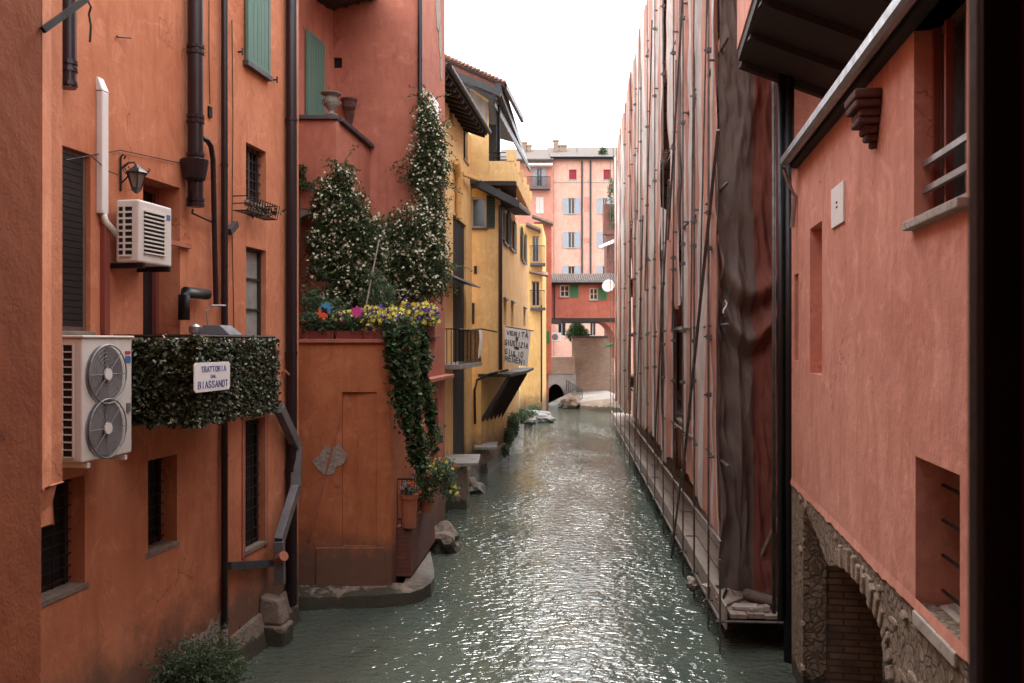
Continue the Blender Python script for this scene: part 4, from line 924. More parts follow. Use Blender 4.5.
bl = [(pz+Vector((0,0,.68)), (.16,.13,.12), 1)]
m = MB(); leafy(m, bl, 300, .05, rnd); m.build('leaves', M['bush'], pt, recalc=False); petals(bl, 20, .04, 'orangep', pt); petals(bl, 14, .04, 'cyanp', pt)

# ================================================================== YELLOW HOUSES
def roofslab(pts, t, parent, name='roof', mat='tiles', fascia='darkwood'):
    r = MB().slab(pts, t*.45).build(name, M[mat], parent)
    lo = [Vector(p)-Vector((0,0,t*.45+.003)) for p in pts]; MB().slab(lo, t*.55).build('soffit', M[fascia], r); return r
# C: first yellow house, set back, with tall dark passage and balcony
C0 = Vector((-2.25, 20.45)); CW = Wall(-2.25, 20.45, -1.38, 29.2)
hc = T('house', 'narrow ochre house with a tall dark opening and iron balcony, next to the jasmine', 'house', CW.p(0,0,0))
cw1 = (*CW.rect(449.5, 453, 98, 118), .15); cw2 = (*CW.rect(463.5, 468, 125, 158), .15); cdk = (*CW.rect(453, 466, 214, 478), .08)
cz1 = 8.6
m = MB(); shell(m, CW, 0, CW.L, 0, 11.5, 3, [cw1, cw2, cdk]); m.build('wall', M['yellow'], hc)
window(CW, cw1, hc, .12, 'darkwood', 'glass', mull=0, sill=.04); window(CW, cw2, hc, .12, 'darkwood', 'glass', mull=0, sill=.04)
MB().box(CW, cdk[0]-.01, cdk[1]+.01, -.2, -.07, cdk[2]-.01, cdk[3]+.01).build('passage_shade', M['dark'], hc)  # flat near-black panel stands in for the shade inside the passage
# eave of C, seen from below
e0 = at(446, 62, 21.0); e1 = at(487, 129, 27.6)
rf = roofslab([e0, e1, Vector((e1.x-2.6, e1.y, e1.z+.9)), Vector((e0.x-2.6, e0.y, e0.z+.9))], .22, hc)
each([MB().bar(e0.lerp(e1, (i+.5)/12)+Vector((-.02,0,-.29)), e0.lerp(e1, (i+.5)/12)+Vector((-1.0,0,.05)), .09, .13) for i in range(12)], 'rafter', M['darkwood'], rf)
pipe([e0+Vector((.07,0,-.1)), e1+Vector((.07,0,-.1))], .08, rf, 'iron', 'gutter')
# ochre soil pipe with elbow
pipe([CW.p(mid(CW, 458, .12)-.3, .12, at(0,160,25).z), CW.p(mid(CW, 459,.12), .12, at(0,172,25).z), CW.p(mid(CW, 459, .12), .12, at(0,215,25).z)], .11, hc, 'yellow2', 'soil_pipe')
MB().bar(CW.p(mid(CW,462,.1)-.1,.1,at(0,168,25.5).z), CW.p(mid(CW,472,.1),.3,at(0,170,27).z), .14, .1).build('drain_arm', M['yellow2'], hc)
# balcony
bz = at(0, 362, 25.5).z; bx0 = Wall(-2.05+.65, 22.6, -1.45+.65, 27.3)
bo = MB(); bo.hexa([CW.p(2.2,0,bz-.13), CW.p(5.9,0,bz-.13), CW.p(5.9,.75,bz-.13), CW.p(2.2,.65,bz-.13), CW.p(2.2,0,bz), CW.p(5.9,0,bz), CW.p(5.9,.75,bz), CW.p(2.2,.65,bz)])
bo = bo.build('balcony', M['paving'], hc, bevel=.01)
g = MB(); zt_ = bz+.95
for i in range(26): q = 2.25+3.6*i/25; n_ = .62+.1*i/25; g.tube([CW.p(q,n_,bz), CW.p(q,n_,zt_)], .010, 4)
for i in range(5): q = .12*i+.05; g.tube([CW.p(2.25,q,bz), CW.p(2.25,q,zt_)], .010, 4); g.tube([CW.p(5.85,q,bz), CW.p(5.85,q,zt_)], .010, 4)
g.tube([CW.p(2.25,0,zt_), CW.p(2.25,.62,zt_), CW.p(5.85,.72,zt_), CW.p(5.85,0,zt_)], .016, 5)
g.build('railing', M['iron'], bo)
cl = MB(); q0 = CW.p(6.5,.80,zt_+.02); K = 6
cl.grid(lambda u, v: CW.p(4.9+.45*u, .79+.03*math.sin(u*9)+.02*math.sin(v*5), zt_+.01-(.85-.12*math.sin(u*3.1))*v), 8, 6)
tag(cl.build('cloth', M['cream'], thick=.008), 'white cloth hung to dry over the rusty balcony rail', 'cloth')
# canopy ledge over the passage
MB().hexa([CW.p(1.6,0,at(0,276,24).z), CW.p(7,0,at(0,276,24).z), CW.p(7,.55,at(0,281,24).z), CW.p(1.6,.5,at(0,281,24).z), CW.p(1.6,0,at(0,276,24).z+.05), CW.p(7,0,at(0,276,24).z+.05), CW.p(7,.55,at(0,281,24).z+.05), CW.p(1.6,.5,at(0,281,24).z+.05)]).build('canopy', M['slate'], hc)
# foot of C: plinth and landing slabs
MB().hexa([CW.p(0,-.2,-.5), CW.p(CW.L,-.2,-.5), CW.p(CW.L,.42,-.5), CW.p(0,.38,-.5), CW.p(0,-.2,.5), CW.p(CW.L,-.2,.5), CW.p(CW.L,.30,.5), CW.p(0,.25,.5)]).build('plinth', M['stone'], hc, bevel=.04)
def ledge(px0, px1, py, Y0, Y1, label):
    z = at(0, py, Y0).z; a = at(px0, 0, Y0).x; b = at(px1, 0, Y0).x
    t = T('landing_slab', label, 'landing', ((a+b)/2, Y0, z-.12), 'stone landings over the water')
    MB().xbox(a, b, Y0, Y1, z-.10, z).build('slab', M['paving'], t, bevel=.015)
    MB().hexa([Vector(v_) for v_ in ((a,Y0+.2,-.5),(b-.25,Y0+.2,-.5),(b-.25,Y1,-.5),(a,Y1,-.5),(a,Y0+.2,z-.103),(b-.4,Y0+.2,z-.103),(b-.4,Y1,z-.103),(a,Y1,z-.103))]).build('pier', M['stone'], t, bevel=.03)
ledge(440, 478, 463, 22.6, 24.4, 'nearer grey stone landing slab projecting over the water below the balcony')
ledge(474, 497, 447, 29.0, 30.6, 'farther grey stone landing slab under the dark wooden props')
c_ = at(475, 488, 26); rock((c_.x-.15, 25.6, .0), .45, 'rock', 'smooth rock at the water beneath the nearer landing slab', sq=(1,1.3,.8))

# D: yellow house with banner; its loggia storey above
YD = 29.6
DF = Wall(at(466, 0, YD).x, YD, at(500, 0, YD).x, YD); DC = Wall(DF.p(DF.L,0,0).x, YD, .85, 45)
hd = T('house', 'yellow house with dark green shutters and roof loggia, propped over the canal', 'house', DF.p(0,0,0))
wf = (*DF.rect(471, 486.5, 197, 228), .2)
zlow = at(0, 371, YD).z; zD = at(0, 180, YD).z
XL = at(481, 0, YD).x
m = MB(); shell(m, DF, 0, DF.L, zlow-.1, zD, 6, [wf]); m.build('wall', M['yellow'], hd)
MB().box(DF, 0, XL-DF.o.x, -3, -.01, 0, zlow-.101).build('lower_wall', M['yellow2'], hd)
window(DF, wf, hd, .12, 'paleframe', 'glass', mull=0, sill=.12, sillmat='slate', fw=.07)
a, b, c, e = DF.rect(486.5, 495, 195, 228); shutter(DF, a, b, c, e, hd, 'dgreen', .04)
wins = []
for x0, x1, yt, yb in ((502.5, 506, 208, 241), (509, 512.5, 214, 247), (521.5, 524, 228, 260)): wins.append((*DC.rect(x0, x1, yt, yb), .2))
slit = [(*DC.rect(x0, x1, yt, yb), .2) for x0, x1, yt, yb in ((503.5, 506.5, 299, 325), (511, 513.5, 302, 326), (523.5, 525.5, 308, 326))]
m = MB(); shell(m, DC, .002, DC.L, zlow-.1, zD-.3, .22, wins+slit); m.build('wall', M['yellow'], hd)
for q in slit: MB().box(DC, q[0], q[1], -.3, -.15, q[2], q[3]).build('vent_slit', M['darkwood'], hd); MB().box(DC, q[0]-.1, q[1]+.1, .0, .1, q[3], q[3]+.06).build('lintel', M['slate'], hd)
for q in wins:
    window(DC, q, hd, .12, 'darkwood', 'glass', mull=1, sill=.1, sillmat='slate')
    wd_ = (q[1]-q[0])*.5; shutter(DC, q[1]+.02, q[1]+.02+wd_*1.3, q[2], q[3], hd, 'dgreen', .05); shutter(DC, q[0]-.02-wd_, q[0]-.02, q[2], q[3], hd, 'dgreen', .05)
pipe([at(500.5, 205, YD-.1), at(500.5, 370, YD-.1)], .07, hd, 'pipe')
for x0, x1, y0, y1 in ((474, 477, 266, 274), (471.5, 474.5, 303, 324)): s_ = mid(DF, x0); MB().box(DF, s_, mid(DF, x1), 0, .04, at(0,y1,YD).z, at(0,y0,YD).z).build('meter_box', M['darkwood'], hd)
MB().tube([at(468, 330, YD-.1), at(482, 329, YD-.3), at(497, 332, YD-.6)], .025, 5).build('iron_rod', M['iron'], hd)
# lower wall set back and wooden props
DL = Wall(XL, YD+.01, -.34, 33.6); m = MB(); shell(m, DL, 0, DL.L, 0, zlow-.102, 2); m.build('lower_wall', M['yellow2'], hd)
DM = Wall(-.34, 33.61, .35, 44.5); m = MB(); shell(m, DM, 0, DM.L, 0, zlow-.103, 2); m.build('lower_wall', M['yellow2'], hd)
jz = zlow-.105
ov = MB().slab([Vector((XL-.1, YD-.02, jz)), Vector((-.05, YD-.02, jz)), Vector((.62, 33.4, jz)), Vector((.95, 37, jz)), Vector((.0, 37, jz)), Vector((-.45, 33.4, jz))], .10).build('overhang_floor', M['darkwood'], hd)
each([MB().bar(Vector((XL+.02+.125*i, YD+.15+.72*i, 1.72-.03*i)), Vector((-.10+.13*i, YD+.10+.72*i, jz-.10)), .09, .13) for i in range(6)], 'prop', M['darkwood'], ov)
g = MB(); g.tube([at(475, 424, YD-.15), at(474.5, 390, YD-.15), at(477, 380, YD-.15), at(490, 374, YD-.1), at(508, 370, YD+.2)], .045, 6); g.build('iron_frame', M['iron'], ov)
# shed roof of D seen from below
r0 = at(467, 174, YD-.75); r1 = at(519, 201, YD-.75); r2 = at(530.5, 211, 36.5)
rfD = roofslab([r0, r1, r2, Vector((r0.x, 36.5, r0.z+.0))], .2, hd, mat='tiles')
MB().bar(r0+Vector((0,-.03,-.12)), r1+Vector((0,-.03,-.12)), .08, .24).build('bargeboard', M['black'], rfD)
# loggia storey
YG = 29.0
GF = Wall(at(470, 0, YG).x, YG, at(515, 0, YG).x, YG); GC = Wall(GF.p(GF.L,0,0).x, YG, GF.p(GF.L,0,0).x+.72, YG+7.6)
Zg = lambda y: at(0, y, YG).z
zg0 = Zg(181); zg1 = Zg(161); xl = mid(GF, 488.5)
def prz(Wl, pts, n0_, n1_): return MB().prism([Wl.p(mid(Wl, x, 0), n0_, at(0, y, Wl.o.y).z) for x, y in pts], Wl.n*(n1_-n0_))
prz(GF, [(470,181),(488.5,181),(488.5,100),(470,88)], -.4, 0).build('wall', M['yellow'], hd)
prz(GF, [(470.2,124),(487,128),(488,103),(470.2,90)], .003, .02).build('gable_patch', M['greywall'], hd)
m = MB(); m.box(GF, xl+.002, GF.L, -.25, -.002, zg0, zg1); m.box(GC, .002, GC.L, -.25, 0, zg0, zg1-.1); m.build('parapet', M['yellow'], hd, bevel=.01)
ps = []
for i in range(6): q = GC.L*i/5; ps.append(MB().box(GC, q-.0, q+.3, -.27, .02, zg1-.09, zg1+.32))
ps.append(MB().box(GF, GF.L-.28, GF.L-.01, -.27, .02, zg1+.002, zg1+.38)); each(ps, 'parapet_post', M['yellow'], hd)
MB().box(GF, 0, GF.L+.05, -6, -.02, zg0-.14, zg0-.004).build('loggia_floor', M['darkwood'], hd)
each([MB().box(GF, q-.05, q+.05, -.2, -.1, zg1, Zg(104)) for q in (xl+.3, GF.L-.55)], 'loggia_post', M['iron'], hd)
g = MB()
for h__ in (.3, .15): g.tube([GF.p(xl, -.05, zg1+h__), GF.p(GF.L-.3, -.05, zg1+h__)], .018, 5)
g.build('hand_rail', M['iron'], hd)
MB().box(GF, xl-.05, GF.L-.55, -3.2, -2.2, zg0, Zg(108)).build('loggia_shade', M['dark'], hd)  # near-black block gives the loggia interior its shade by colour
# roof over the loggia: brick gable band, dark gutter below it and slanting bargeboards
ra = at(445, 57, YG-1.0); ea = at(504, 83, YG-1.0); eb = at(521.5, 142, 36.5)
rg = roofslab([ra, ea, eb, Vector((eb.x-2.2, eb.y, ra.z-.2))], .12, hd)
MB().prism([at(446,59,YG-.95), at(504,84.5,YG-.95), at(500,91,YG-.95), at(455,73,YG-.95)], (0,.2,0)).build('brick_band', M['brick_red'], rg)
each([MB().xbox(p.x-.09, p.x+.07, p.y-.1, p.y+.5, p.z+.003, p.z+.07) for p in [ra.lerp(ea, i/16) for i in range(17)]], 'verge_tile', M['tiles'], rg)
each([MB().bar(*x) for x in ((at(453,74,YG-1.0), at(501,94,YG-1.0), .16, .2), (at(462,84,YG-.9), at(497,99,YG-.9), .06, .07), (at(498,88,YG-1.0), at(520,147,36.5), .2, .34), (at(505,86,YG-.8), at(522.5,120,33), .12, .2), (at(494,104,YG-.6), at(530,170,38), .06, .16))], 'bargeboard', M['black'], rg)
MB().slab([at(493,103,YG-.6), at(530,169,38), at(524,150,38), at(496,98,YG-.3)], .04).build('awning', M['slate'], rg)
# props + foot rocks/greens of D
MB().hexa([DM.p(0,-.2,-.5), DM.p(DM.L,-.2,-.5), DM.p(DM.L,.45,-.5), DM.p(0,.35,-.5), DM.p(0,-.2,.4), DM.p(DM.L,-.2,.4), DM.p(DM.L,.2,.4), DM.p(0,.15,.4)]).build('plinth', M['stone'], hd, bevel=.04)
MB().hexa([DL.p(0,-.2,-.5), DL.p(DL.L,-.2,-.5), DL.p(DL.L,.3,-.5), DL.p(-.1,.3,-.5), DL.p(0,-.2,.5), DL.p(DL.L,-.2,.5), DL.p(DL.L,.12,.5), DL.p(-.1,.15,.5)]).build('plinth', M['stone'], hd, bevel=.03)

def bank_plant(label, blobs, n, size=.09):
    t = T('waterside_plant', label, 'plant', (blobs[0][0].x, blobs[0][0].y, 0), 'greenery growing at the foot of the yellow houses')
    m = MB(); leafy(m, blobs, n, size, rnd); m.build('leaves', M['bush'], t, recalc=False)
bank_plant('tuft of green weeds at the water, left of the grey rocks', [B(508,437,34,6,9,.4), B(513,425,36,6,12,.5), B(505,450,32.5,4,6,.3)], 2600)
bank_plant('low greenery along the foot of the yellow wall beyond the props', [B(520,418,40,8,5,.5), B(530,414,46,8,3,.5)], 1500)

# banner
bp0, bp1, bp2, bp3 = at(504.5, 327, 31.5), at(531, 331, 32.0), at(527.5, 367, 32.0), at(502.5, 361.5, 31.5)
bn = T('banner', 'white cloth banner with handwritten black capitals hanging from the yellow house', 'banner', bp3)
def bf(u, v):
    p = bp3.lerp(bp2, u).lerp(bp0.lerp(bp1, u), v); return p+Vector((0,-1,0))*(.03*math.sin(u*7+v*2))
MB().grid(bf, 14, 14).build('cloth', M['cream'], bn, thick=.006)
tx = MB(); lines = ['VERITÀ', 'E', 'GIUSTIZIA', 'PER', 'GIULIO', 'REGENI']; sp = [(.08,.92,.80,.115), (.45,.56,.70,.055), (.04,.95,.505,.135), (.42,.6,.425,.05), (.06,.8,.235,.135), (.08,.92,.05,.135)]
rb_ = random.Random(3)
fnb = lambda u, v, h_: bf(u, v)+Vector((0,-1,0))*(.012+h_)
for L_, (a, b, z, h_) in zip(lines, sp): writing(tx, fnb, L_, a, b, z, h_, .026, rb_)
tx.build('lettering', M['inkb'], bn)
MB().tube([bp0+Vector((-.2,.02,.05)), bp1+Vector((.1,.02,.0))], .02, 5).build('pole', M['iron'], bn)

# E: narrow yellow tower with two balconies
EF = Wall(at(520, 0, 50).x, 50, at(542.5, 0, 50).x, 50); EC = Wall(EF.p(EF.L,0,0).x, 50, EF.p(EF.L,0,0).x+.5, 57)
he = T('house', 'slim ochre house beyond the banner with two small iron balconies', 'house', EF.p(0,0,0))
e1_ = (*EF.rect(532.5, 539, 238, 262), .3); e2_ = (*EF.rect(532, 540, 282, 307), .3)
e1_ = (e1_[0], e1_[1], at(0,262,50).z, at(0,236,50).z, .3); e2_ = (e2_[0], e2_[1], at(0,306,50).z, at(0,281,50).z, .3)
m = MB(); shell(m, EF, 0, EF.L, 0, at(0,224,50).z, 5, [e1_, e2_]); m.build('wall', M['yellow2'], he)
m = MB(); shell(m, EC, .003, EC.L, 0, at(0,224,50).z-.02, .2); m.build('wall', M['yellow2'], he)
for q in (e1_, e2_): window(EF, q, he, .2, 'paleframe', 'glass', mull=1, name='window')
for q, bz_ in ((e1_, at(0,264,50).z), (e2_, at(0,308,50).z)):
    o = MB().box(EF, mid(EF,530), EF.L+.15, 0, .7, bz_-.15, bz_).build('balcony', M['slate'], he); g = MB()
    for i in range(12): x = mid(EF,530)+(EF.L+.1-mid(EF,530))*i/11; g.tube([EF.p(x,.66,bz_), EF.p(x,.66,bz_+1)], .012, 4)
    g.tube([EF.p(mid(EF,530),0,bz_+1), EF.p(mid(EF,530),.66,bz_+1), EF.p(EF.L+.1,.66,bz_+1), EF.p(EF.L+.1,0,bz_+1)], .02, 4); g.build('railing', M['iron'], o)
roofslab([at(526,222,49), at(540.5,228,49), at(540.5,228,56), at(526,222,56)], .3, he)
roofslab([EF.p(mid(EF,529),.8,at(0,268+4,50).z+.0), EF.p(EF.L+.3,.8,at(0,276,50).z), EF.p(EF.L+.3,0,at(0,272,50).z), EF.p(mid(EF,529),0,at(0,270,50).z)], .14, he, 'awning_roof')
pipe([at(541.5, 305, 49.9), at(541.5, 402, 49.9)], .05, he, 'pipe')
rocks = [(521,424,45,.5),(527,421,47,.55),(536,421,47.5,.6),(543,422,47.5,.55),(531,416,48.5,.7),(540,414,49,.6)]
for i, (px, py, Y, r) in enumerate(rocks):
    c_ = at(px, py, Y); rock((c_.x, Y, .1), r, 'rock', ['leftmost of the low rocks at the foot of the slim ochre house', 'second rock from the left in front of the slim ochre house', 'flat rock in the middle of the heap by the slim ochre house', 'rightmost rock of the heap reaching into the canal', 'back left rock against the slim ochre wall', 'back right grey rock against the slim ochre wall'][i], 'paving', 'rocks below the slim ochre house', (1.2,1,.6))
bank_plant('dark weeds growing over the rock heap by the slim ochre house', [B(520,412,46,10,4,.6), B(534,408,49,6,3,.4)], 1400, .12)

# F + bridge house
hf = T('bridge_house', 'low brick red house spanning the canal with green shutters and a tiled roof', 'house', at(545, 318, 60)*1.0)
FF = Wall(at(534, 0, 57).x, 57, at(551.5, 0, 57).x, 57); FC = Wall(FF.p(FF.L,0,0).x, 57, FF.p(FF.L,0,0).x+.1, 60)
m = MB(); shell(m, FF, 0, FF.L, at(0,374,57).z, at(0,222,57).z, 3); m.build('tower_wall', M['red'], hf)
m = MB(); m.box(FF, 1.0, FF.L-.35, -2.5, -.3, -.5, at(0,374,57).z-.004); m.build('tower_foot', M['red'], hf)
m = MB(); shell(m, FC, .003, FC.L, at(0,374,57).z, at(0,222,57).z-.05, .6); m.build('tower_side', M['red'], hf)
roofslab([at(532,214,56.4), at(553,222,56.4), at(552.5,222,60.5), at(533,214,60.5)], .3, hf)
BH = Wall(at(551, 0, 60).x, 60, at(622, 0, 60).x, 60); zb0 = at(0,318,60).z; zb1 = at(0,283,60).z
hw1 = (*BH.rect(560, 569.5, 285, 298), .2); hw2 = (*BH.rect(589.5, 598, 288, 301), .2)
hw1 = (hw1[0], hw1[1], at(0,297,60).z, at(0,285,60).z, .2); hw2 = (hw2[0], hw2[1], at(0,300,60).z, at(0,288,60).z, .2)
m = MB(); shell(m, BH, 0, BH.L, zb0, zb1, 4.5, [hw1, hw2]); m.build('wall', M['red'], hf)
for q in (hw1, hw2): window(BH, q, hf, .1, 'paleframe', 'glass', mull=1, trans=1, sill=.1, sillmat='paving', fw=.08)
shutter(BH, hw1[1]+.02, mid(BH,578.5), hw1[2]-.0, hw1[3]+.02, hf, 'bgreen', .04); shutter(BH, hw2[1]+.02, mid(BH,606.5), hw2[2], hw2[3]+.02, hf, 'bgreen', .04)
rr_ = roofslab([BH.p(-.3,.5,zb1+.05), BH.p(BH.L+.2,.5,zb1+.05), BH.p(BH.L+.2,-1.6,zb1+.75), BH.p(-.3,-1.6,zb1+.75)], .2, hf, mat='tiles_pale')
g = MB()
for i in range(34): q = -.25+(BH.L+.4)*i/34; g.tube([BH.p(q+.07,.52,zb1+.08), BH.p(q+.07,-1.6,zb1+.78)], .055, 6)
g.build('ridge_tiles', M['tiles_pale'], rr_)
pipe([BH.p(-.3,.58,zb1-.02), BH.p(BH.L+.2,.58,zb1-.02)], .08, rr_, 'iron', 'gutter')
MB().box(BH, -.1, BH.L, -4.4, .06, zb0-.28, zb0-.004).build('bridge_beam', M['darkwood'], hf)
g = MB(); g.bar(at(541,320,57.0), at(560,322,57.5), .25, .35); g.build('corbel_beam', M['darkwood'], hf)
pipe([BH.p(mid(BH,554.5),.1,zb1), BH.p(mid(BH,554.5),.1,zb0)], .05, hf, 'pipe')
# right springing of the bridge
g = MB(); K = 8; xA = at(601,0,60).x; xB = at(618,0,60).x; zA = zb0-.28; 
arc = [(xA+(xB-xA)*math.sin(math.pi/2*i/K), zA-2.6*(1-math.cos(math.pi/2*i/K))) for i in range(K+1)]
for (xa, za), (xb, zb_) in zip(arc, arc[1:]): g.hexa([Vector(v_) for v_ in ((xa,60.0,za),(xb,60.0,zb_),(xb,64,zb_),(xa,64,za),(xa,60.0,zA+.0),(xb,60.0,zA),(xb,64,zA),(xa,64,zA))])
g.build('arch', M['red'], hf)
wv_ = (at(543.5,0,57).x, at(549,0,57).x); shutter(FF, mid(FF,545), mid(FF,549.5), at(0,343,57).z, at(0,331,57).z, hf, 'bgreen', .02)
dsh = at(608.5, 286, 59.2); ds = T('satellite_dish', 'white satellite dish on the wall of the bridge house', 'satellite dish', dsh)
prof = [(.0,.05),(.18,.035),(.34,-.01),(.45,-.07)]
dm_ = MB(); seg = 20; ax = Vector((-.35,-.9,.25)).normalized(); ua = ax.orthogonal().normalized(); ub = ax.cross(ua)
dm_.add([dsh+ (ua*math.cos(2*math.pi*k/seg)+ub*math.sin(2*math.pi*k/seg))*r-ax*z for r, z in prof for k in range(seg)], [(i*seg+k, i*seg+(k+1)%seg, (i+1)*seg+(k+1)%seg, (i+1)*seg+k) for i in range(3) for k in range(seg)])
dm_.build('reflector', M['white'], ds, thick=.02, smooth=True); MB().tube([dsh-ax*.08, dsh+Vector((.1,.75,-.05))], .03, 6).build('arm', M['steel'], ds); MB().tube([dsh-ax*.0-ub*.5, dsh+ax*.45], .02, 5).build('feed_arm', M['steel'], ds)

# small road bridge, tunnel mouth, walls and steps beyond
sb = T('small_bridge', 'low brown plastered footbridge over a dark tunnel below the red bridge house', 'bridge', at(562, 400, 63))
g = MB(); g.xbox(at(549,0,63).x, at(575,0,63).x, 63, 66, at(0,374,63).z, at(0,357,63).z); g.build('parapet', M['brick_far'], sb, bevel=.02)
K = 12; xA = at(545,0,63.1).x; xB = at(566,0,63.1).x; xC = at(576,0,63.1).x; za = .0; hz = at(0,384,63).z; g = MB()
for i in range(K):
    t0, t1 = i/K, (i+1)/K; f_ = lambda t: (xA+(xB-xA)*t, hz*math.sin(math.pi*min(max(t,.0),1))**.55)
    (x0, z0), (x1, z1) = f_(t0), f_(t1); g.hexa([Vector(v_) for v_ in ((x0,63.1,z0),(x1,63.1,z1),(x1,66,z1),(x0,66,z0),(x0,63.1,at(0,374,63).z-.004),(x1,63.1,at(0,374,63).z-.004),(x1,66,at(0,374,63).z-.004),(x0,66,at(0,374,63).z-.004))])
g.xbox(xB+.002, xC, 63.1, 66, -.3, at(0,374,63).z-.004); g.build('arch', M['greywall'], sb); MB().xbox(xA-1, xB+1, 65.5, 65.9, -.3, hz+.1).build('tunnel_shade', M['dark'], sb)  # near-black sheet stands in for the darkness inside the tunnel
bw = T('garden_wall', 'tall patchy brown garden wall standing beyond the bridge house arch', 'wall', at(590, 392, 65))
g = MB(); g.xbox(at(572,0,65).x, at(614,0,65).x, 65, 65.5, -.3, at(0,338,65).z); g.build('wall', M['brick_far'], bw, bevel=.02)
g = MB(); g.xbox(at(571.5,0,65).x, at(614,0,65).x, 64.93, 65.55, at(0,338,65).z+.003, at(0,336.5,65).z+.05); g.build('coping', M['tiles_pale'], bw)
cr = T('stone_ramp', 'pale stone wall and ramp sloping to the water under the garden wall', 'ramp', at(595, 412, 60))
xa, xb = at(575,0,60).x, at(614,0,60).x
g = MB(); g.hexa([Vector(v_) for v_ in ((at(580,0,56).x,56,-.3),(xb,54,-.3),(xb,64.9,-.3),(at(566,0,64).x,64.9,-.3),(at(581,0,56).x,57,at(0,402,57).z),(xb,54.5,at(0,396,55).z),(xb,64.9,at(0,391,64).z),(at(572,0,64).x,64.9,at(0,393,64).z))]); g.build('ramp', M['concrete'], cr, bevel=.05)
g = MB()
for i in range(9): x = at(566+i*1.6,0,62).x; g.tube([Vector((x,61.5-.3*i,at(0,392+i,60).z)), Vector((x,61.5-.3*i,at(0,381+i,60).z))], .03, 4)
g.tube([Vector((at(566,0,62).x,61.5,at(0,381,60).z)), Vector((at(579,0,62).x,59.1,at(0,389,60).z))], .035, 4); g.build('railing', M['iron'], cr)
struct(MB().hexa([Vector(v_) for v_ in ((at(545,0,59).x,60,-.6),(at(580,0,59).x,56,-.6),(at(574,0,64).x,63,-.6),(at(560,0,64).x,63,-.6),(at(548,0,59).x,60.5,.04),(at(582,0,59).x,57,.10),(at(574,0,64).x,63,.9),(at(566,0,64).x,63,.5))]).build('gravel_bank', M['stone']))
rock((at(572,0,58).x, 58, .2), .8, 'rock', 'mossy boulder at the foot of the railing below the footbridge', 'stone', None, (1,1.3,.7))
tr = T('tree', 'round green tree behind the garden wall, framed by the bridge house', 'tree', at(577, 345, 67))
g = MB(); tb0 = at(578, 350, 67); g.tube([Vector((tb0.x,67,0)), at(578,345,67), at(577,330,67)], .16, 7, .06); g.tube([at(577.5,342,67), at(572,330,67)], .06, 5, .02); g.tube([at(577.5,342,67), at(583,331,67)], .06, 5, .02); g.build('trunk', M['bark'], tr)
m = MB(); leafy(m, [B(577,328,67,7,7,.6), B(572,334,67,6,6,.5), B(583,333,67,6,6,.5), B(577,338,67,7,5,.5), B(576,322,67,3,4,.3)], 5200, .14, rnd); m.build('crown', M['tree'], tr, recalc=False)
ac = at(556, 337, 58.6); t = T('air_conditioner', 'tiny white outdoor unit on the red wall below the bridge house', 'air conditioner', ac)
MB().xbox(ac.x-.35, ac.x+.35, 58.6, 58.9, ac.z-.3, ac.z+.3).build('casing', M['white'], t, bevel=.02); MB().disc(Wall(ac.x-.35,58.6,ac.x+.35,58.6), .28, ac.z, .001, .22, .01).build('fan', M['fan'], t)
MB().tube([ac+Vector((-.3,.3,0)), ac+Vector((-.5,.3,0))], .03, 5).build('bracket', M['iron'], t)

# ================================================================== FAR PINK HOUSES
Yp = 80.0
PW = Wall(at(553.5,0,Yp).x, Yp, at(650,0,Yp).x, Yp); hp = T('apartment_house', 'tall pale pink apartment house closing the view with blue grey shutters', 'apartment house', PW.p(0,0,0))
Z = lambda y: at(0, y, Yp).z
def prx(x0, x1, y0, y1, W=PW, d=.25): return (mid(W, x0), mid(W, x1), Z(y1), Z(y0), d)
hs = []
cols = [(566.5, 575.5), (601, 608)]
for x0, x1 in cols:
    hs += [prx(x0+1.5, x1-.5, 198, 214), prx(x0+1.5, x1-.5, 232, 248), prx(x0+1.5, x1-.5, 266, 281)]
top = [prx(569, 576.5, 169.5, 179.5), prx(603.5, 611, 169.5, 179.5)]
low = [prx(558,566,322,336), prx(590,596,322,336)]
m = MB(); shell(m, PW, 0, PW.L, 0, Z(158), 8, hs+top+low); m.build('wall', M['pink'], hp)
for q in hs:
    window(PW, q, hp, .18, 'paleframe', 'glass', mull=1, fw=.06, sill=.1, sillmat='paving'); w_ = .47
    shutter(PW, q[0]-.03-w_, q[0]-.03, q[2], q[3], hp, 'bluegrey', .04); shutter(PW, q[1]+.03, q[1]+.03+w_, q[2], q[3], hp, 'bluegrey', .04)
for q in top: shutter(PW, q[0], q[1], q[2], q[3], hp, 'redshut', -.15); MB().box(PW, q[0]-.05, q[1]+.05, 0, .08, q[2]-.1, q[2]).build('sill', M['paving'], hp)
for q in low: window(PW, q, hp, .18, 'paleframe', 'glass', mull=1)
MB().box(PW, 0, PW.L, 0, .06, Z(182.3), Z(180.7)).build('string_course', M['concrete'], hp); MB().box(PW, 0, PW.L, 0, .25, Z(160), Z(157.5)).build('cornice', M['concrete'], hp)
for x in (582, 590.5): pipe([PW.p(mid(PW,x),.1,Z(161)), PW.p(mid(PW,x),.1,Z(320))], .075, hp, 'pipe')
for y0, y1 in ((197, 212), (238, 243)): MB().box(PW, mid(PW,584.5), mid(PW,589), .001, .03, Z(y1), Z(y0)).build('grille_panel', M['pink2'], hp)
rfP = roofslab([PW.p(-.3,.5,Z(158)), PW.p(PW.L,.5,Z(158)), PW.p(PW.L,-7,Z(158)+2.6), PW.p(-.3,-7,Z(158)+2.6)], .25, hp, mat='tiles_pale')
pipe([PW.p(-.3,.6,Z(158.5)), PW.p(PW.L,.6,Z(158.5))], .09, rfP, 'iron', 'gutter')
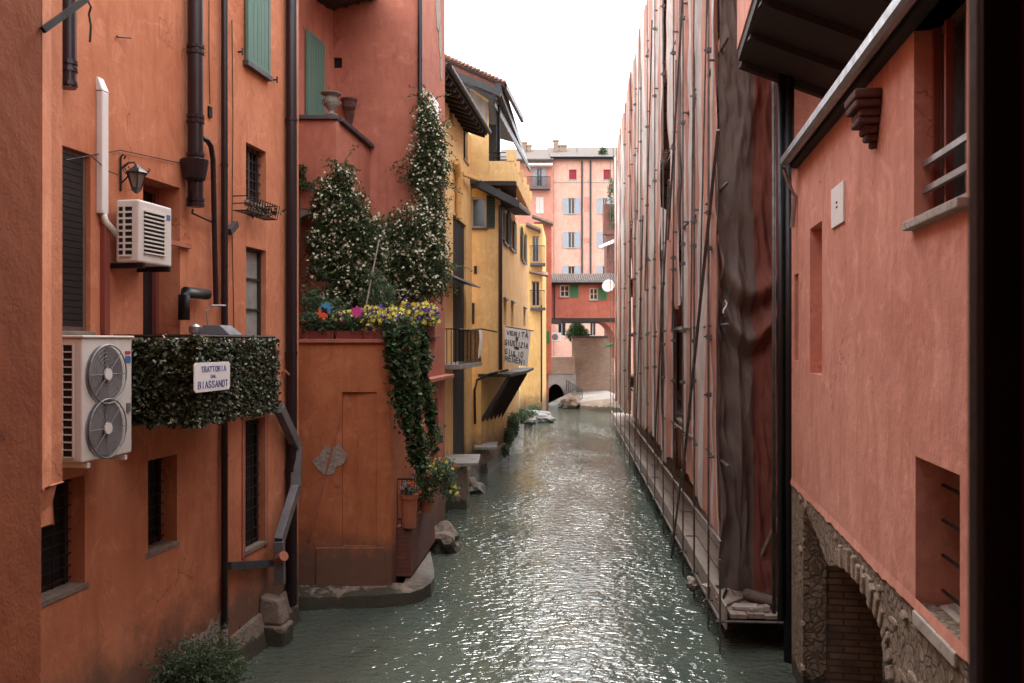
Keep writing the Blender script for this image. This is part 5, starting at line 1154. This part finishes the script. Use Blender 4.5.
def chim(px, y0, y1, wd_, Y, parent): o = MB(); x = at(px,0,Y).x; o.xbox(x-wd_/2, x+wd_/2, Y, Y+wd_, at(0,y1,Y).z, at(0,y0,Y).z); o.xbox(x-wd_/2-.07, x+wd_/2+.07, Y-.07, Y+wd_+.07, at(0,y0,Y).z+.003, at(0,y0,Y).z+.12); return o.build('chimney', M['brick_far'], parent)
chim(556, 141, 153, .5, 84, rfP); chim(563, 146, 153, .7, 84, rfP); 
g = MB(); g.tube([at(577,153,83), at(577,141,83)], .025, 4)
for i in range(4): g.tube([at(574.5+i,142+i*.6,83), at(576+i,143+i*.6,83)], .02, 4)
g.tube([at(573,142,83), at(581,143,83)], .02, 4); g.build('aerial', M['iron'], rfP)
m = MB(); leafy(m, [B(603,151,81.5,4,3,.5)], 300, .2, rnd); t = T('roof_plant', 'small green plant growing on the roof of the pale pink house', 'plant', at(603,154,81.5)); m.build('leaves', M['tree'], t, recalc=False)
PL = Wall(at(500,0,79.6).x, 79.6, at(553.3,0,79.6).x, 79.6); hq = T('apartment_house', 'worn rose house with a long balcony left of the pale pink one', 'apartment house', PL.p(0,0,0))
bw_ = prx(536.5, 542, 169, 187, PL); ww = prx(536, 543.5, 198, 214, PL); 
m = MB(); shell(m, PL, 0, PL.L, 0, Z(161), 8, [bw_, ww]); m.build('wall', M['pink2'], hq)
window(PL, bw_, hq, .15, 'paleframe', 'glass', mull=1, name='balcony_door'); shutter(PL, bw_[0]-.35, bw_[0]-.02, bw_[2], bw_[3], hq, 'bluegrey', .04); shutter(PL, bw_[1]+.02, bw_[1]+.35, bw_[2], bw_[3], hq, 'bluegrey', .04)
shutter(PL, ww[0], (ww[0]+ww[1])/2-.01, ww[2], ww[3], hq, 'paleframe', .01); shutter(PL, (ww[0]+ww[1])/2+.01, ww[1], ww[2], ww[3], hq, 'paleframe', .01)
o = MB().box(PL, mid(PL,527), mid(PL,550), 0, .8, Z(191), Z(189)).build('balcony', M['slate'], hq); g = MB()
for i in range(30): x = mid(PL,527)+(mid(PL,550)-mid(PL,527))*i/29; g.tube([PL.p(x,.75,Z(189)), PL.p(x,.75,Z(179))], .015, 4)
g.tube([PL.p(mid(PL,527),.75,Z(179)), PL.p(mid(PL,550),.75,Z(179))], .03, 4); g.build('railing', M['iron'], o)
MB().box(PL, mid(PL,525), mid(PL,552), 0, .9, Z(168), Z(166)).build('awning_case', M['white'], hq)
rfQ = roofslab([PL.p(0,.6,Z(161)), PL.p(PL.L,.6,Z(161)), PL.p(PL.L,-6,Z(161)+2.4), PL.p(0,-6,Z(161)+2.4)], .25, hq, mat='tiles_pale'); chim(524, 143, 153, .6, 84, rfQ); chim(529, 146, 154, .5, 84, rfQ)

# ================================================================== BANKS
struct(MB().xbox(-70, -9.5, -5, 110, -1, 2.2).build('left_bank', M['stone'])); struct(MB().xbox(16, 80, -5, 110, -1, 2.2).build('right_bank', M['stone']))

# ================================================================== RIGHT SIDE: SCAFFOLDED BUILDING
SX = lambda Y: 2.25+.0695*Y
SP = Wall(SX(47.0), 47.0, SX(12.25), 12.25)          # outer face of the scaffold, far to near
SB = Wall(SX(47.0)+1.15, 47.0, SX(12.4)+1.05, 12.4)
hr = T('house', 'long house front on the right hidden behind scaffolding and sheets', 'house', SB.p(0,0,0))
m = MB(); shell(m, SB, 0, SB.L, 0, 14.6, 6); m.build('wall', M['salmon'], hr)
m = MB()
for i in range(6): q = SB.L*(i+.4)/6; m.box(SB, q, q+1.1, -.01, .04, 6.5, 8.5); m.box(SB, q, q+1.1, -.01, .04, 3, 5)
m.build('boarded_window', M['darkwood'], hr)
roofslab([SB.p(-.5,.9,14.7), SB.p(SB.L,.9,14.7), SB.p(SB.L,-5,16.6), SB.p(-.5,-5,16.6)], .3, hr)
sc_ = T('scaffold', 'long tubular scaffold with a plank walkway just above the water along the right bank', 'scaffold', SP.p(0,0,0))
z0 = .55; ztop = 15.0
g = MB()
K = 14
for i in range(K):                                    # planks of the walkway
    s0 = SP.L*i/K; s1 = SP.L*(i+1)/K-.03
    for j in range(4): g.box(SP, s0, s1, -.05-.25*j-.235, -.05-.25*j, z0-.05+.006*(j%2), z0+.01*((i+j)%3))
g.build('deck', M['plank'], sc_)
g = MB(); g.box(SP, 0, SP.L, .0, .03, z0-.2, z0+.14); g.build('toe_board', M['plank'], sc_)
vs = [SP.L-q for q in (0.02, 1.05, 2.6, 4.1, 5.6, 7.6, 9.6, 11.8, 14.0, 16.4, 19, 21.8, 24.8, 28.0, 31.2, 34.3)]
for i, s_ in enumerate(vs):
    MB().tube([SP.p(s_,.10,-1.2), SP.p(s_+.01,.10,ztop-.6 if i else z0+.8)], .016, 8).build('standard', M['scaf'], sc_)
    if i: MB().tube([SP.p(s_,-1.0,-1.2), SP.p(s_,-1.0,ztop-.6)], .026, 6).build('standard', M['scaf'], sc_)
for z in (z0-.1, z0+1.05, 2.7, 4.75, 6.8, 8.9, 11.0, 13.0):
    g = MB().tube([SP.p(0,-.02 if z > 2 else .09,z), SP.p(SP.L,-.02 if z > 2 else .09,z)], .024, 6); o = g.build('ledger', M['scaf'], sc_)
each([MB().tube([SP.p(s_,.12,z), SP.p(s_,-1.0,z)], .022, 5) for z in (2.7, 4.75, 6.8, 8.9, 11.0, 13.0) for s_ in vs[1:14]]+[MB().tube([SP.p(s_,.16,z0-.09), SP.p(s_,-1.0,z0-.09)], .022, 5) for s_ in vs], 'transom', M['scaf'], sc_)
cz = [MB().box(SP, s_-.032, s_+.032, .055, .135, z-.035, z+.035).box(SP, s_-.012, s_+.012, .136, .17, z-.012, z+.012) for z in (3.4, 4.75, 5.8, 6.8, 8.9, 10.6, 12.6) for s_ in vs[1:12] for z in (z+rnd.uniform(-.3,.3),)]
each(cz, 'coupler', M['scaf'], sc_)
def brace(a, b, n=.16, r=.028):
    s0, z0_ = SP.hit(*a, n); s1, z1_ = SP.hit(*b, n); return MB().tube([SP.p(s0,n,z0_), SP.p(s1,n,z1_)], r, 7).build('brace', M['scaf'], sc_)
brace((718,130),(683,470)); brace((683,-10),(668,240), r=.022); brace((669,180),(655,440), r=.022); brace((682,470),(671,560), r=.022); brace((643,215),(636,430), r=.02); brace((652,20),(645,290), r=.02)
for a_, b_ in (((707,-10),(700,300)), ((694,-10),(690,420)), ((676,60),(672,330)), ((662,250),(657,470)), ((640,-10),(637,220)), ((631,230),(628,400))): brace(a_, b_, .13, .014)
# inner walkway decks at each lift (seen through the gaps)
g = MB()
for z in (2.7, 4.75, 6.8, 8.9, 11.0): g.box(SP, 0, SP.L-1.4, -.95, -.12, z+.03, z+.08)
g.build('upper_deck', M['plank'], sc_)
# ladder in the opening of the sheets
sl0 = SP.hit(672, 350, -.1)[0]; g = MB()
for q in (-.3, .3): g.tube([SP.p(sl0+q, -.15, 2.2), SP.p(sl0+q, -.15, 5.2)], .03, 6)
for i in range(11): z = 2.35+i*.27; g.box(SP, sl0-.3, sl0+.3, -.17, -.13, z-.02, z+.02)
g.build('ladder', M['steel'], sc_)

# sheets: each hung panel covers its own run of the scaffold. (px_left, px_right, z_bottom_left, z_bottom_right, sway, label)
rs = random.Random(5)
def sheetpanel(i, pl, pr, zb0_, zb1_, zt0, zt1, lab, sway=0, ph=0, nn=.07, mat='sheet', amp=.7):
    s0 = mid(SP, pl); s1 = mid(SP, pr); wd_ = s1-s0; m = MB(); u0 = rs.uniform(0, 1.15); seed = Vector((i*3.7, 0, 0))
    def fn(u, v):
        zb = zb0_+(zb1_-zb0_)*u+.25*noise.noise(Vector((u*wd_*1.3, i, 0)))+.12*noise.noise(Vector((u*wd_*5, i, 4))); zt = zt0+(zt1-zt0)*u; z = zb+(zt-zb)*v
        x = u*wd_; f = noise.noise(Vector((x*1.1+ph, z*.12, i)))*.13+noise.noise(Vector((x*3.1, z*.22, i+9)))*.08+.045*math.sin(x*9+2.2*noise.noise(Vector((z*.3,i,0))))+.05*noise.noise(Vector((x*1.5, z*1.2, i)))
        sw = sway*math.sin(math.pi*(1-v)**1.3)+.05*noise.noise(Vector((z*.35, i+u*1.5, 7)))*(1-v*.3)
        return SP.p(s0+x+sw, nn-.02+amp*f, z)
    m.grid(fn, max(14, int(wd_/.11)), 64, lambda u, v: (u*wd_+u0, v*10))
    o = m.build('scaffold_sheet', M[mat], None, smooth=True, recalc=False)
    return tag(o, lab, 'scaffold sheet', 'striped sheets hung on the scaffold')
ZT = 14.6
sheetpanel(0, 697.5, 720.5, 1.75, 1.5, ZT, ZT, 'striped scaffold sheet nearest the camera, beside the dark netting', nn=.03)
sheetpanel(1, 681, 698.5, 2.05, 1.7, ZT, ZT, 'second striped scaffold sheet from the near end, crossed by a long diagonal tube', nn=.0)
sheetpanel(2, 668.5, 681.8, 5.5, 5.2, ZT, ZT, 'short striped scaffold sheet ending above the opening with the ladder', nn=.02)
sheetpanel(3, 655.5, 665, 2.0, 1.9, ZT, ZT, 'striped scaffold sheet left of the ladder opening, blown open at the top', sway=-.5, nn=.05)
sheetpanel(10, 664.4, 670.5, 1.6, 1.9, 7.8, 7.2, 'low flapping striped sheet just left of the ladder opening', nn=.06, sway=.2)
sheetpanel(4, 646.5, 656, 2.0, 1.9, ZT, ZT, 'fifth striped sheet along the scaffold, between two leaning tubes', nn=.01)
sheetpanel(5, 638.5, 647, 1.9, 1.9, ZT, ZT, 'striped sheet near the middle of the scaffold with a torn lower hem', nn=.05, sway=.2)
sheetpanel(6, 631.5, 639, 1.7, 1.9, ZT, ZT, 'striped sheet just beyond the middle of the scaffold', nn=.0)
sheetpanel(7, 625.5, 632, 1.6, 1.8, ZT-.3, ZT, 'third striped sheet from the far end of the scaffold', nn=.06)
sheetpanel(8, 620, 626, 1.6, 1.6, ZT-.6, ZT-.3, 'second striped sheet from the far end of the scaffold', nn=.02)
sheetpanel(9, 615.8, 620.5, 1.6, 1.6, ZT-.9, ZT-.6, 'farthest striped sheet, at the end of the scaffold by the bridge house', nn=.05)
# dark end netting facing us
EX0, EX1 = SX(13.0)-.03, SX(13.0)+1.06
m = MB()
def en(u, v):
    x = EX0+(EX1-EX0)*u; bot = .62+.35*abs(u-.45)+.10*noise.noise(Vector((u*6, 0, 2))); z = bot+(10.6-bot)*v
    wx = noise.noise(Vector((u*1.2, z*.22, 0))); wz = noise.noise(Vector((u*1.2, z*.35, 8)))
    fold = 1-abs(math.sin(u*8+wx*2.2+.25*noise.noise(Vector((0, z*.9, 4)))))                       # sharp vertical pleats
    f = .15*fold**1.5*(.6+.5*noise.noise(Vector((u*2, z*.6, 1))))+.07*noise.noise(Vector((u*3.5, z*.9, 3)))+.06*(1-abs(noise.noise(Vector((u*6+z*.35, z*1.1, 5)))*2))+.04*noise.noise(Vector((u*12+z*.8, z*3, 2)))
    for zc, dp, wd_ in ((5.75, .5, .2), (5.35, .8, .16)):     # slack swags
        zz = zc-dp*math.sin(math.pi*min(1, max(0, u+.15*wx)))+.25*wz
        f += .16*math.exp(-((z-zz)/wd_)**2)-.10*math.exp(-((z-zz+.28)/wd_)**2)
    x += .09*noise.noise(Vector((z*.8, 2, 0)))*(1-u)
    return Vector((x, 12.95-f, z+.05*math.sin(u*5)))
m.grid(en, 70, 230, lambda u, v: (u*1.0+.0, v*9))
tag(m.build('end_netting', M['sheet_dark'], smooth=True, recalc=False), 'dark brown and grey netting draped in folds over the near end of the scaffold', 'netting')
# gathered knot and loose rope on the corner
g = MB(); 
for i in range(1):
    p = at(724+i*3, 300+i*26, 12.8); g.tube([p+Vector((.03*math.sin(j*1.3+i), -.05, -.05*j)) for j in range(5)], .012, 6)
tag(g.build('tied_rag', M['cream']), 'pale scrap of cord tied down the near corner of the scaffold', 'rag')
# things on the deck end
dz = z0+.02
def onp(x, y, z=dz): return Vector((x, y, z))
g = MB(); g.tube([onp(3.55,12.9,dz+.10), onp(3.88,12.45,dz+.10)], .085, 14); rl_ = g.build('mat_roll', M['sheet_dark']); tag(rl_, 'rolled dark matting lying on the near end of the plank walkway', 'roll')
for (x, y, r_, L_, w_, h_, lb, mt) in ((3.3,12.8,.7,.5,.14,.03,'short broken plank at the outer edge of the walkway end','plank'), (3.42,12.5,-.4,.35,.2,.04,'square offcut of board in front of the rolled matting','concrete'), (3.25,13.2,1.2,.6,.1,.04,'narrow batten lying along the walkway behind the broken plank','plank'), (3.6,12.4,.2,.3,.12,.05,'small block beside the rolled matting','bare'), (3.4,13.7,.3,.7,.16,.03,'loose board lying askew further along the walkway','plank')):
    c_ = onp(x, y); u_ = Vector((math.cos(r_), math.sin(r_), 0))*L_/2; v_ = Vector((-math.sin(r_), math.cos(r_), 0))*w_/2; up = Vector((0,0,h_)); tl = Vector((0,0,.03))
    o = MB().hexa([c_-u_-v_, c_+u_-v_, c_+u_+v_, c_-u_+v_, c_-u_-v_+up, c_+u_-v_+up+tl, c_+u_+v_+up+tl, c_-u_+v_+up]).build('scrap_board', M[mt], bevel=.006); tag(o, lb, 'board', 'scraps lying on the scaffold walkway')
tag(MB().tube([onp(3.62,13.3), onp(3.95,12.6,dz+1.3)], .03, 6).build('leaning_pole', M['plank']), 'wooden pole leaning against the inner side of the walkway end', 'pole')
MBb = MB().tube([SP.p(SP.L-.3,.18,z0-.1), SP.p(SP.L-.3,.2,-.6)], .02, 5)
c_ = at(686, 584, 14.6); rock((SX(14.8)-.13, 14.8, .28), .11, 'tarp_bundle', 'small pale bundle snagged on the walkway edge above the water', 'concrete')

# ================================================================== RIGHT NEAR HOUSE
WR = Wall(1.925+.163*11.6, 11.6, 1.925+.163*1.0, 1.0)
hn = T('house', 'salmon plastered house on the right with rubble stone arches at its foot', 'house', WR.p(0,0,0))
zp = H-1.90
k0 = (*WR.rect(916, 960, 430, 600, ref=0), .55); a_ = mid(WR, 915.5); b_ = mid(WR, 960); k0 = (a_, b_, WR.hit(915.5, 609)[1], WR.hit(915.5, 456)[1], .42)
a_ = mid(WR, 914); b_ = mid(WR, 966.5); k1 = (a_, b_, WR.hit(914, 222)[1], H+2.27, .30)
a_ = mid(WR, 810); b_ = mid(WR, 822); k2 = (a_, b_, WR.hit(810, 373)[1], WR.hit(810, 229)[1], .25)
a_ = mid(WR, 794.5); b_ = mid(WR, 798.5); k3 = (a_, b_, WR.hit(794, 360)[1], WR.hit(794, 275)[1], .2)
zE = H+2.35
m = MB(); shell(m, WR, 0, WR.L, zp, zE, 5, [k0, k1, k2, k3]); m.build('wall', M['salmon'], hn)
MB().box(WR, k2[0], k2[1], -.3, -.22, k2[2], k2[3]).build('niche_back', M['salmon'], hn); MB().box(WR, k3[0], k3[1], -.3, -.18, k3[2], k3[3]).build('slit_back', M['dark'], hn)
window(WR, k0, hn, .40, 'darkwood', 'dark', mull=0, bars=None, name='window'); wo_ = MB()
for i in range(4): z = k0[2]+(k0[3]-k0[2])*(i+.6)/4.4; wo_.tube([WR.p(k0[0]+.02,-.18,z), WR.p(k0[1]-.0,-.18,z)], .013, 6)
for i in range(2): q = k0[1]-.12-.18*i; wo_.tube([WR.p(q,-.19,k0[2]), WR.p(q,-.19,k0[3])], .013, 6)
wo_.build('grille', M['iron'], hn)
MB().hexa([WR.p(k0[0]+.02,-.42,k0[2]+.0), WR.p(k0[1]-.01,-.42,k0[2]), WR.p(k0[1]-.01,.03,k0[2]-.1), WR.p(k0[0]+.02,.03,k0[2]-.1), WR.p(k0[0]+.02,-.42,k0[2]+.1), WR.p(k0[1]-.01,-.42,k0[2]+.1), WR.p(k0[1]-.01,.03,k0[2]+.0), WR.p(k0[0]+.02,.03,k0[2])]).build('sill', M['concrete'], hn, bevel=.01)
wn = window(WR, k1, hn, .20, 'wframe', 'dark', mull=1, trans=0, sill=.07, sillmat='concrete', fw=.06)
g = MB()
for y in (160, 187, 213): z = WR.hit(930, y, -.06)[1]; g.box(WR, k1[0]+.01, k1[1]-.01, -.09, -.055, z-.022, z+.022)
g.build('safety_rail', M['steel'], wn)
g = MB(); g.box(WR, k1[0]+.01, k1[0]+.05, -.19, -.12, k1[2], k1[3]); g.box(WR, k1[0]+.30, k1[0]+.34, -.16, -.11, k1[2]+.05, k1[3]-.05); g.build('shutter_frame', M['redwood'], wn)
# plaque with two short bars
s0, s1 = mid(WR, 833), mid(WR, 845); z1 = WR.hit(833, 190)[1]; z0_ = WR.hit(833, 229)[1]
pq = MB().box(WR, s0, s1, 0, .02, z0_, z1).build('wall_plaque', M['cream'], hn, bevel=.004)
g = MB(); zc = (z0_+z1)/2
for d in (-.018, .03): g.box(WR, (s0+s1)/2-.035, (s0+s1)/2+.035, .021, .024, zc+d-.008, zc+d+.008)
g.build('marking', M['inkb'], pq)
# carved corbel
s_ = mid(WR, 864, .1); zc = WR.hit(864, 120, .1)[1]; g = MB()
for i, (w_, n_, h_) in enumerate(((.42,.22,.08),(.38,.21,.07),(.32,.17,.07),(.28,.18,.06),(.21,.12,.07),(.14,.10,.06),(.08,.06,.06))):
    z = zc+.22-sum((.08,.07,.07,.06,.07,.06,.06)[:i+1]); g.box(WR, s_-w_/2, s_+w_/2, 0, n_, z, z+h_-.002)
g.build('corbel', M['potdark'], hn, bevel=.018)
# eaves: soffit, zinc gutter
nz = .125; ge0 = WR.hit(780, 176, nz+.095); s0 = ge0[0]; zg = H+2.30
MB().box(WR, s0, WR.L, -.2, nz-.03, zg-.03, zg+.09).build('soffit', M['darkwood'], hn)
g = MB(); pr = [(nz-.02,zg+.10),(nz-.02,zg+.02),(nz+.015,zg-.01),(nz+.06,zg-.01),(nz+.095,zg+.02),(nz+.095,zg+.10),(nz+.085,zg+.10),(nz+.085,zg+.03),(nz+.055,zg),(nz+.02,zg),(nz-.01,zg+.03),(nz-.01,zg+.10)]
n_ = len(pr); A = [WR.p(s0,a,b) for a, b in pr]; Bq = [WR.p(WR.L,a,b) for a, b in pr]; g.add(A+Bq, [(i,(i+1)%n_,(i+1)%n_+n_,i+n_) for i in range(n_)]); g.build('gutter', M['gutter'], hn)
MB().slab([WR.p(0,nz,zg+.16), WR.p(WR.L,nz,zg+.16), WR.p(WR.L,-4,zg+1.6), WR.p(0,-4,zg+1.6)], .06).build('roof', M['tiles'], hn)
pipe([WR.p(s0,nz+.05,zg-.04), WR.p(s0-.02,nz-.02,zg-.22), WR.p(s0+.0,.03,zg-.4), WR.p(s0-.05,.06,zg-.8)], .03, hn, 'steel')
# taller house standing behind and beyond: dark beamed overhang at the top of the photo
o0 = at(737, 50, 12.0); o1 = at(820, 80, 12.0); dv = Vector((.163*-5.5, -5.5, 0))
hv = T('overhanging_bay', 'dark timber underside of a salmon bay jutting out over the canal at the top right', 'bay', o1)
top_ = Vector((0,0,3.2))
MB().hexa([o0, o1+Vector((.6,0,-.2)), o1+Vector((.6,0,-.2))+dv, o0+dv, o0+top_, o1+Vector((.6,0,0))+top_, o1+Vector((.6,0,0))+dv+top_, o0+dv+top_]).build('wall', M['salmon'], hv)
g = MB(); n_ = Vector((0,0,-.03)); g.hexa([o0+n_*5+Vector((.02,0,0)), o1+n_*5+Vector((.6,0,-.2)), o1+n_*5+Vector((.6,0,-.2))+dv, o0+n_*5+dv+Vector((.02,0,0)), o0+n_*.1+Vector((.02,0,0)), o1+n_*.1+Vector((.6,0,-.2)), o1+n_*.1+Vector((.6,0,-.2))+dv, o0+n_*.1+dv+Vector((.02,0,0))]); g.build('underside', M['darkwood'], hv)
each([MB().bar(o0+dv*i/5+Vector((.05,0,-.20)), o1+Vector((.6,0,-.2))+dv*i/5+Vector((0,0,-.20)), .12, .10) for i in range(6)], 'beam', M['darkwood'], hv)
# second salmon wall just beyond, between netting and house
m = MB(); m.xbox(SX(12.2)+1.0+.0, SX(12.2)+4, 12.35, 12.8, 0, 11); tag(m.build('end_wall', M['salmon']), 'narrow strip of salmon wall visible between the dark netting and the right house', 'wall')
# dark downpipes between scaffold and house
for px, r, lab in ((781, .05, 'thinner dark downpipe next to the netting on the right'), (789, .075, 'thicker dark downpipe at the corner of the salmon house'), (774, .03, 'pale slim post just behind the edge of the netting')):
    Y = 11.95 if px != 774 else 12.2; p = at(px, 0, Y); z1_ = at(0, 62, Y).z if px != 789 else 9; o = MB().tube([Vector((p.x,Y,at(0,668,Y).z if px == 789 else .6)), Vector((p.x,Y,z1_))], r, 10).build('downpipe' if px != 774 else 'post', M['black' if px != 774 else 'scaf'], smooth=True)
    tag(o, lab, 'downpipe' if px != 774 else 'post')
# stone base with arches
BSn = -.02
ax0, ax1 = mid(WR, 797), mid(WR, 889)      # big arch opening
g = MB(); K = 28
xa, xb = mid(WR, 802), mid(WR, 893); crown = WR.hit(850, 572)[1]; S0 = mid(WR, 797)
AT = [(803,505),(815,531),(828,566),(838,565),(850,572),(860,583),(870,600),(880,625),(886,655),(889,683)]
ATz = [(mid(WR, x), WR.hit(x, y)[1]) for x, y in AT]
ATz += [(mid(WR, 892), 1.2), (mid(WR, 893.5), .6), (mid(WR, 894.5), -.5)]
def arch_z(s_):
    if s_ <= ATz[0][0] or s_ >= ATz[-1][0]: return 0
    for (a, za), (b, zb_) in zip(ATz, ATz[1:]):
        if a <= s_ <= b: return max(-.6, za+(zb_-za)*(s_-a)/(b-a))
K = 150
for i in range(K):
    a = WR.L*i/K*.75; b = WR.L*(i+1)/K*.75; za, zb_ = arch_z(a+1e-4), arch_z(b-1e-4)
    g.hexa([WR.p(a,-.28,za-.6 if za == 0 else za), WR.p(b,-.28,zb_-.6 if zb_ == 0 else zb_), WR.p(b,0,zb_-.6 if zb_ == 0 else zb_), WR.p(a,0,za-.6 if za == 0 else za), WR.p(a,-.28,zp-.003), WR.p(b,-.28,zp-.003), WR.p(b,0,zp-.003), WR.p(a,0,zp-.003)])
g.box(WR, WR.L*.75+.001, WR.L, -.55, 0, -.6, zp-.003)
base = g.build('rubble_base', M['rubble'], hn)
vg = MB()                                             # ragged lower lip of the plaster, standing proud of the stone
K = 90
for i in range(K):
    a = WR.L*i/K; b = WR.L*(i+1)/K; f_ = lambda s_: zp-.03-.05*abs(noise.noise(Vector((s_*4, 5, 0))))-.02*noise.noise(Vector((s_*17, 1, 0)))
    vg.hexa([WR.p(a,.0,f_(a)), WR.p(b,.0,f_(b)), WR.p(b,.016,f_(b)), WR.p(a,.016,f_(a)), WR.p(a,.0,zp+.0), WR.p(b,.0,zp+.0), WR.p(b,.004,zp+.04), WR.p(a,.004,zp+.04)])
vg.build('plaster_lip', M['salmon'], hn)
# stones of the arch ring, standing proud
rr2 = random.Random(4); vs_ = []
ring = [q for q in ATz if q[0] >= mid(WR, 834)]; cum = [0]
for (a, za), (b, zb_) in zip(ring, ring[1:]): cum.append(cum[-1]+math.hypot(b-a, zb_-za))
def ringp(t):
    for k in range(len(ring)-1):
        if t <= cum[k+1]: f_ = (t-cum[k])/(cum[k+1]-cum[k]); return ring[k][0]+(ring[k+1][0]-ring[k][0])*f_, ring[k][1]+(ring[k+1][1]-ring[k][1])*f_
    return ring[-1]
t_ = 0
while t_ < cum[-1]-.5:
    w_ = rr2.uniform(.07, .12); (a, b), (a2, b2_) = ringp(t_+.006), ringp(t_+w_); d = Vector((a2-a, b2_-b)).normalized(); nx, nz_ = -d.y, d.x
    if nz_ < 0 and nx < 0: nx, nz_ = -nx, -nz_
    if nx < 0 and nz_ < .2: nx = -nx
    h_ = rr2.uniform(.16,.24); n1_ = rr2.uniform(.012, .05)
    top1 = (a+nx*h_, min(zp-.07, b+abs(nz_)*h_)); top2 = (a2+nx*h_, min(zp-.07, b2_+abs(nz_)*h_))
    vs_.append(MB().hexa([WR.p(a,-.1,b), WR.p(a2,-.1,b2_), WR.p(top2[0],-.1,top2[1]), WR.p(top1[0],-.1,top1[1]), WR.p(a,n1_,b), WR.p(a2,n1_,b2_), WR.p(top2[0],n1_,top2[1]), WR.p(top1[0],n1_,top1[1])])); t_ += w_+.012
each(vs_, 'arch_stone', M['voussoir'], base, bevel=.015)
g = MB()
for i in range(170):                                  # stones bedded proud of the rubble
    s_ = rr2.uniform(mid(WR, 800), WR.L*.8); z = rr2.uniform(.3, zp-.1)
    if z < arch_z(s_)+.08 and arch_z(s_) != 0: continue
    w_, h_ = rr2.uniform(.05,.13), rr2.uniform(.035,.07); n1_ = rr2.uniform(.008,.03); k = 7
    pts = [WR.p(s_+w_*math.cos(6.283*j/k)*rr2.uniform(.75,1.1), -.02, min(zp-.05, z+h_*math.sin(6.283*j/k)*rr2.uniform(.75,1.1))) for j in range(k)]
    g.prism(pts, WR.n*(n1_+.02))
o_ = g.build('proud_stones', M['voussoir'], base, bevel=.012); o_['kind'] = 'stuff'
# brick inside the arch
MB().box(WR, 0, WR.L*.75, -1.5, -1.3, -.6, zp).build('inner_wall', M['brick_old'], hn)
MB().box(WR, ATz[0][0]-.5, ATz[0][0]-.004, -.95, -.285, -.6, 2.55).build('brick_pier', M['brick_in'], hn)
MB().box(WR, 0, WR.L*.75, -1.3, -.285, zp-.06, zp-.004).build('vault', M['brick_old'], hn)
# hanging rope
rp = at(803, 505, 11.0); g = MB(); pts = [Vector((rp.x+.01*math.sin(i), 11.0, at(0,508+i*9,11.0).z)) for i in range(21)]
for ph in (0, math.pi): g.tube([Vector((p_.x+.014*math.cos(j*.9+ph), p_.y+.014*math.sin(j*.9+ph), p_.z)) for j, p_ in enumerate([pts[0].lerp(pts[-1], q/160) for q in range(161)])], .014, 5)
tag(g.build('hanging_rope', M['rope'], smooth=True), 'twisted pale rope hanging down to the water in front of the far stone arch', 'rope')
MB_ = MB(); o1_ = at(806, 505, 10.6)

# near window frame at the right edge
x0 = at(968, 0, 1.25).x; wf_ = T('window_frame', 'dark open window leaf with a pale metal edge filling the right border', 'window leaf', (x0, 1.3, H-1.6))
x0 = at(967.5, 0, 1.30).x
MB().xbox(x0, x0+.014, 1.272, 1.30, H-1.5, H+1.5).build('metal_edge', M['slate'], wf_, bevel=.002)
MB().xbox(x0+.002, x0+.08, 1.262, 1.2715, H-1.5, H+1.5).build('panel', M['black'], wf_)
MB().xbox(at(1022.5,0,1.25).x, at(1022.5,0,1.25).x+.07, 1.19, 1.25, H-2.5, H+2.5).build('jamb', M['terra_near'], wf_)

# far right: awning, chimney and plants between scaffold end and pink house
FR = T('annex', 'small brick chimney stack and white awning at the far end of the scaffold', 'annex', at(610, 300, 66))
g = MB(); g.xbox(at(604,0,66).x, at(616,0,66).x, 66, 67, at(0,234,66).z, at(0,204,66).z); g.xbox(at(607,0,66).x, at(618,0,66).x, 66.2, 68, at(0,345,66).z, at(0,234,66).z+.001); g.build('brick_stack', M['brick_red'], FR)
MB().hexa([at(599,248,65), at(614,243,65), at(614,243,66), at(599,248,66), at(599,246.5,65), at(614,240,65), at(614,239,66), at(599,246,66)]).build('awning', M['cream'], FR)
bank = T('climbing_plant', 'green creeper on the brick stack at the far end of the scaffold', 'plant', at(611,230,65.8)); m = MB(); leafy(m, [B(611,190,65.8,3,14,.3), B(613,215,65.8,3,14,.3)], 700, .16, rnd); m.build('leaves', M['tree'], bank, recalc=False)
tag(MB().tube([at(606,346,58), at(613,344,58)], .12, 8).build('lamp_tube', M['bgreen']), 'short green tube at the far end of the scaffold by the garden wall', 'tube')
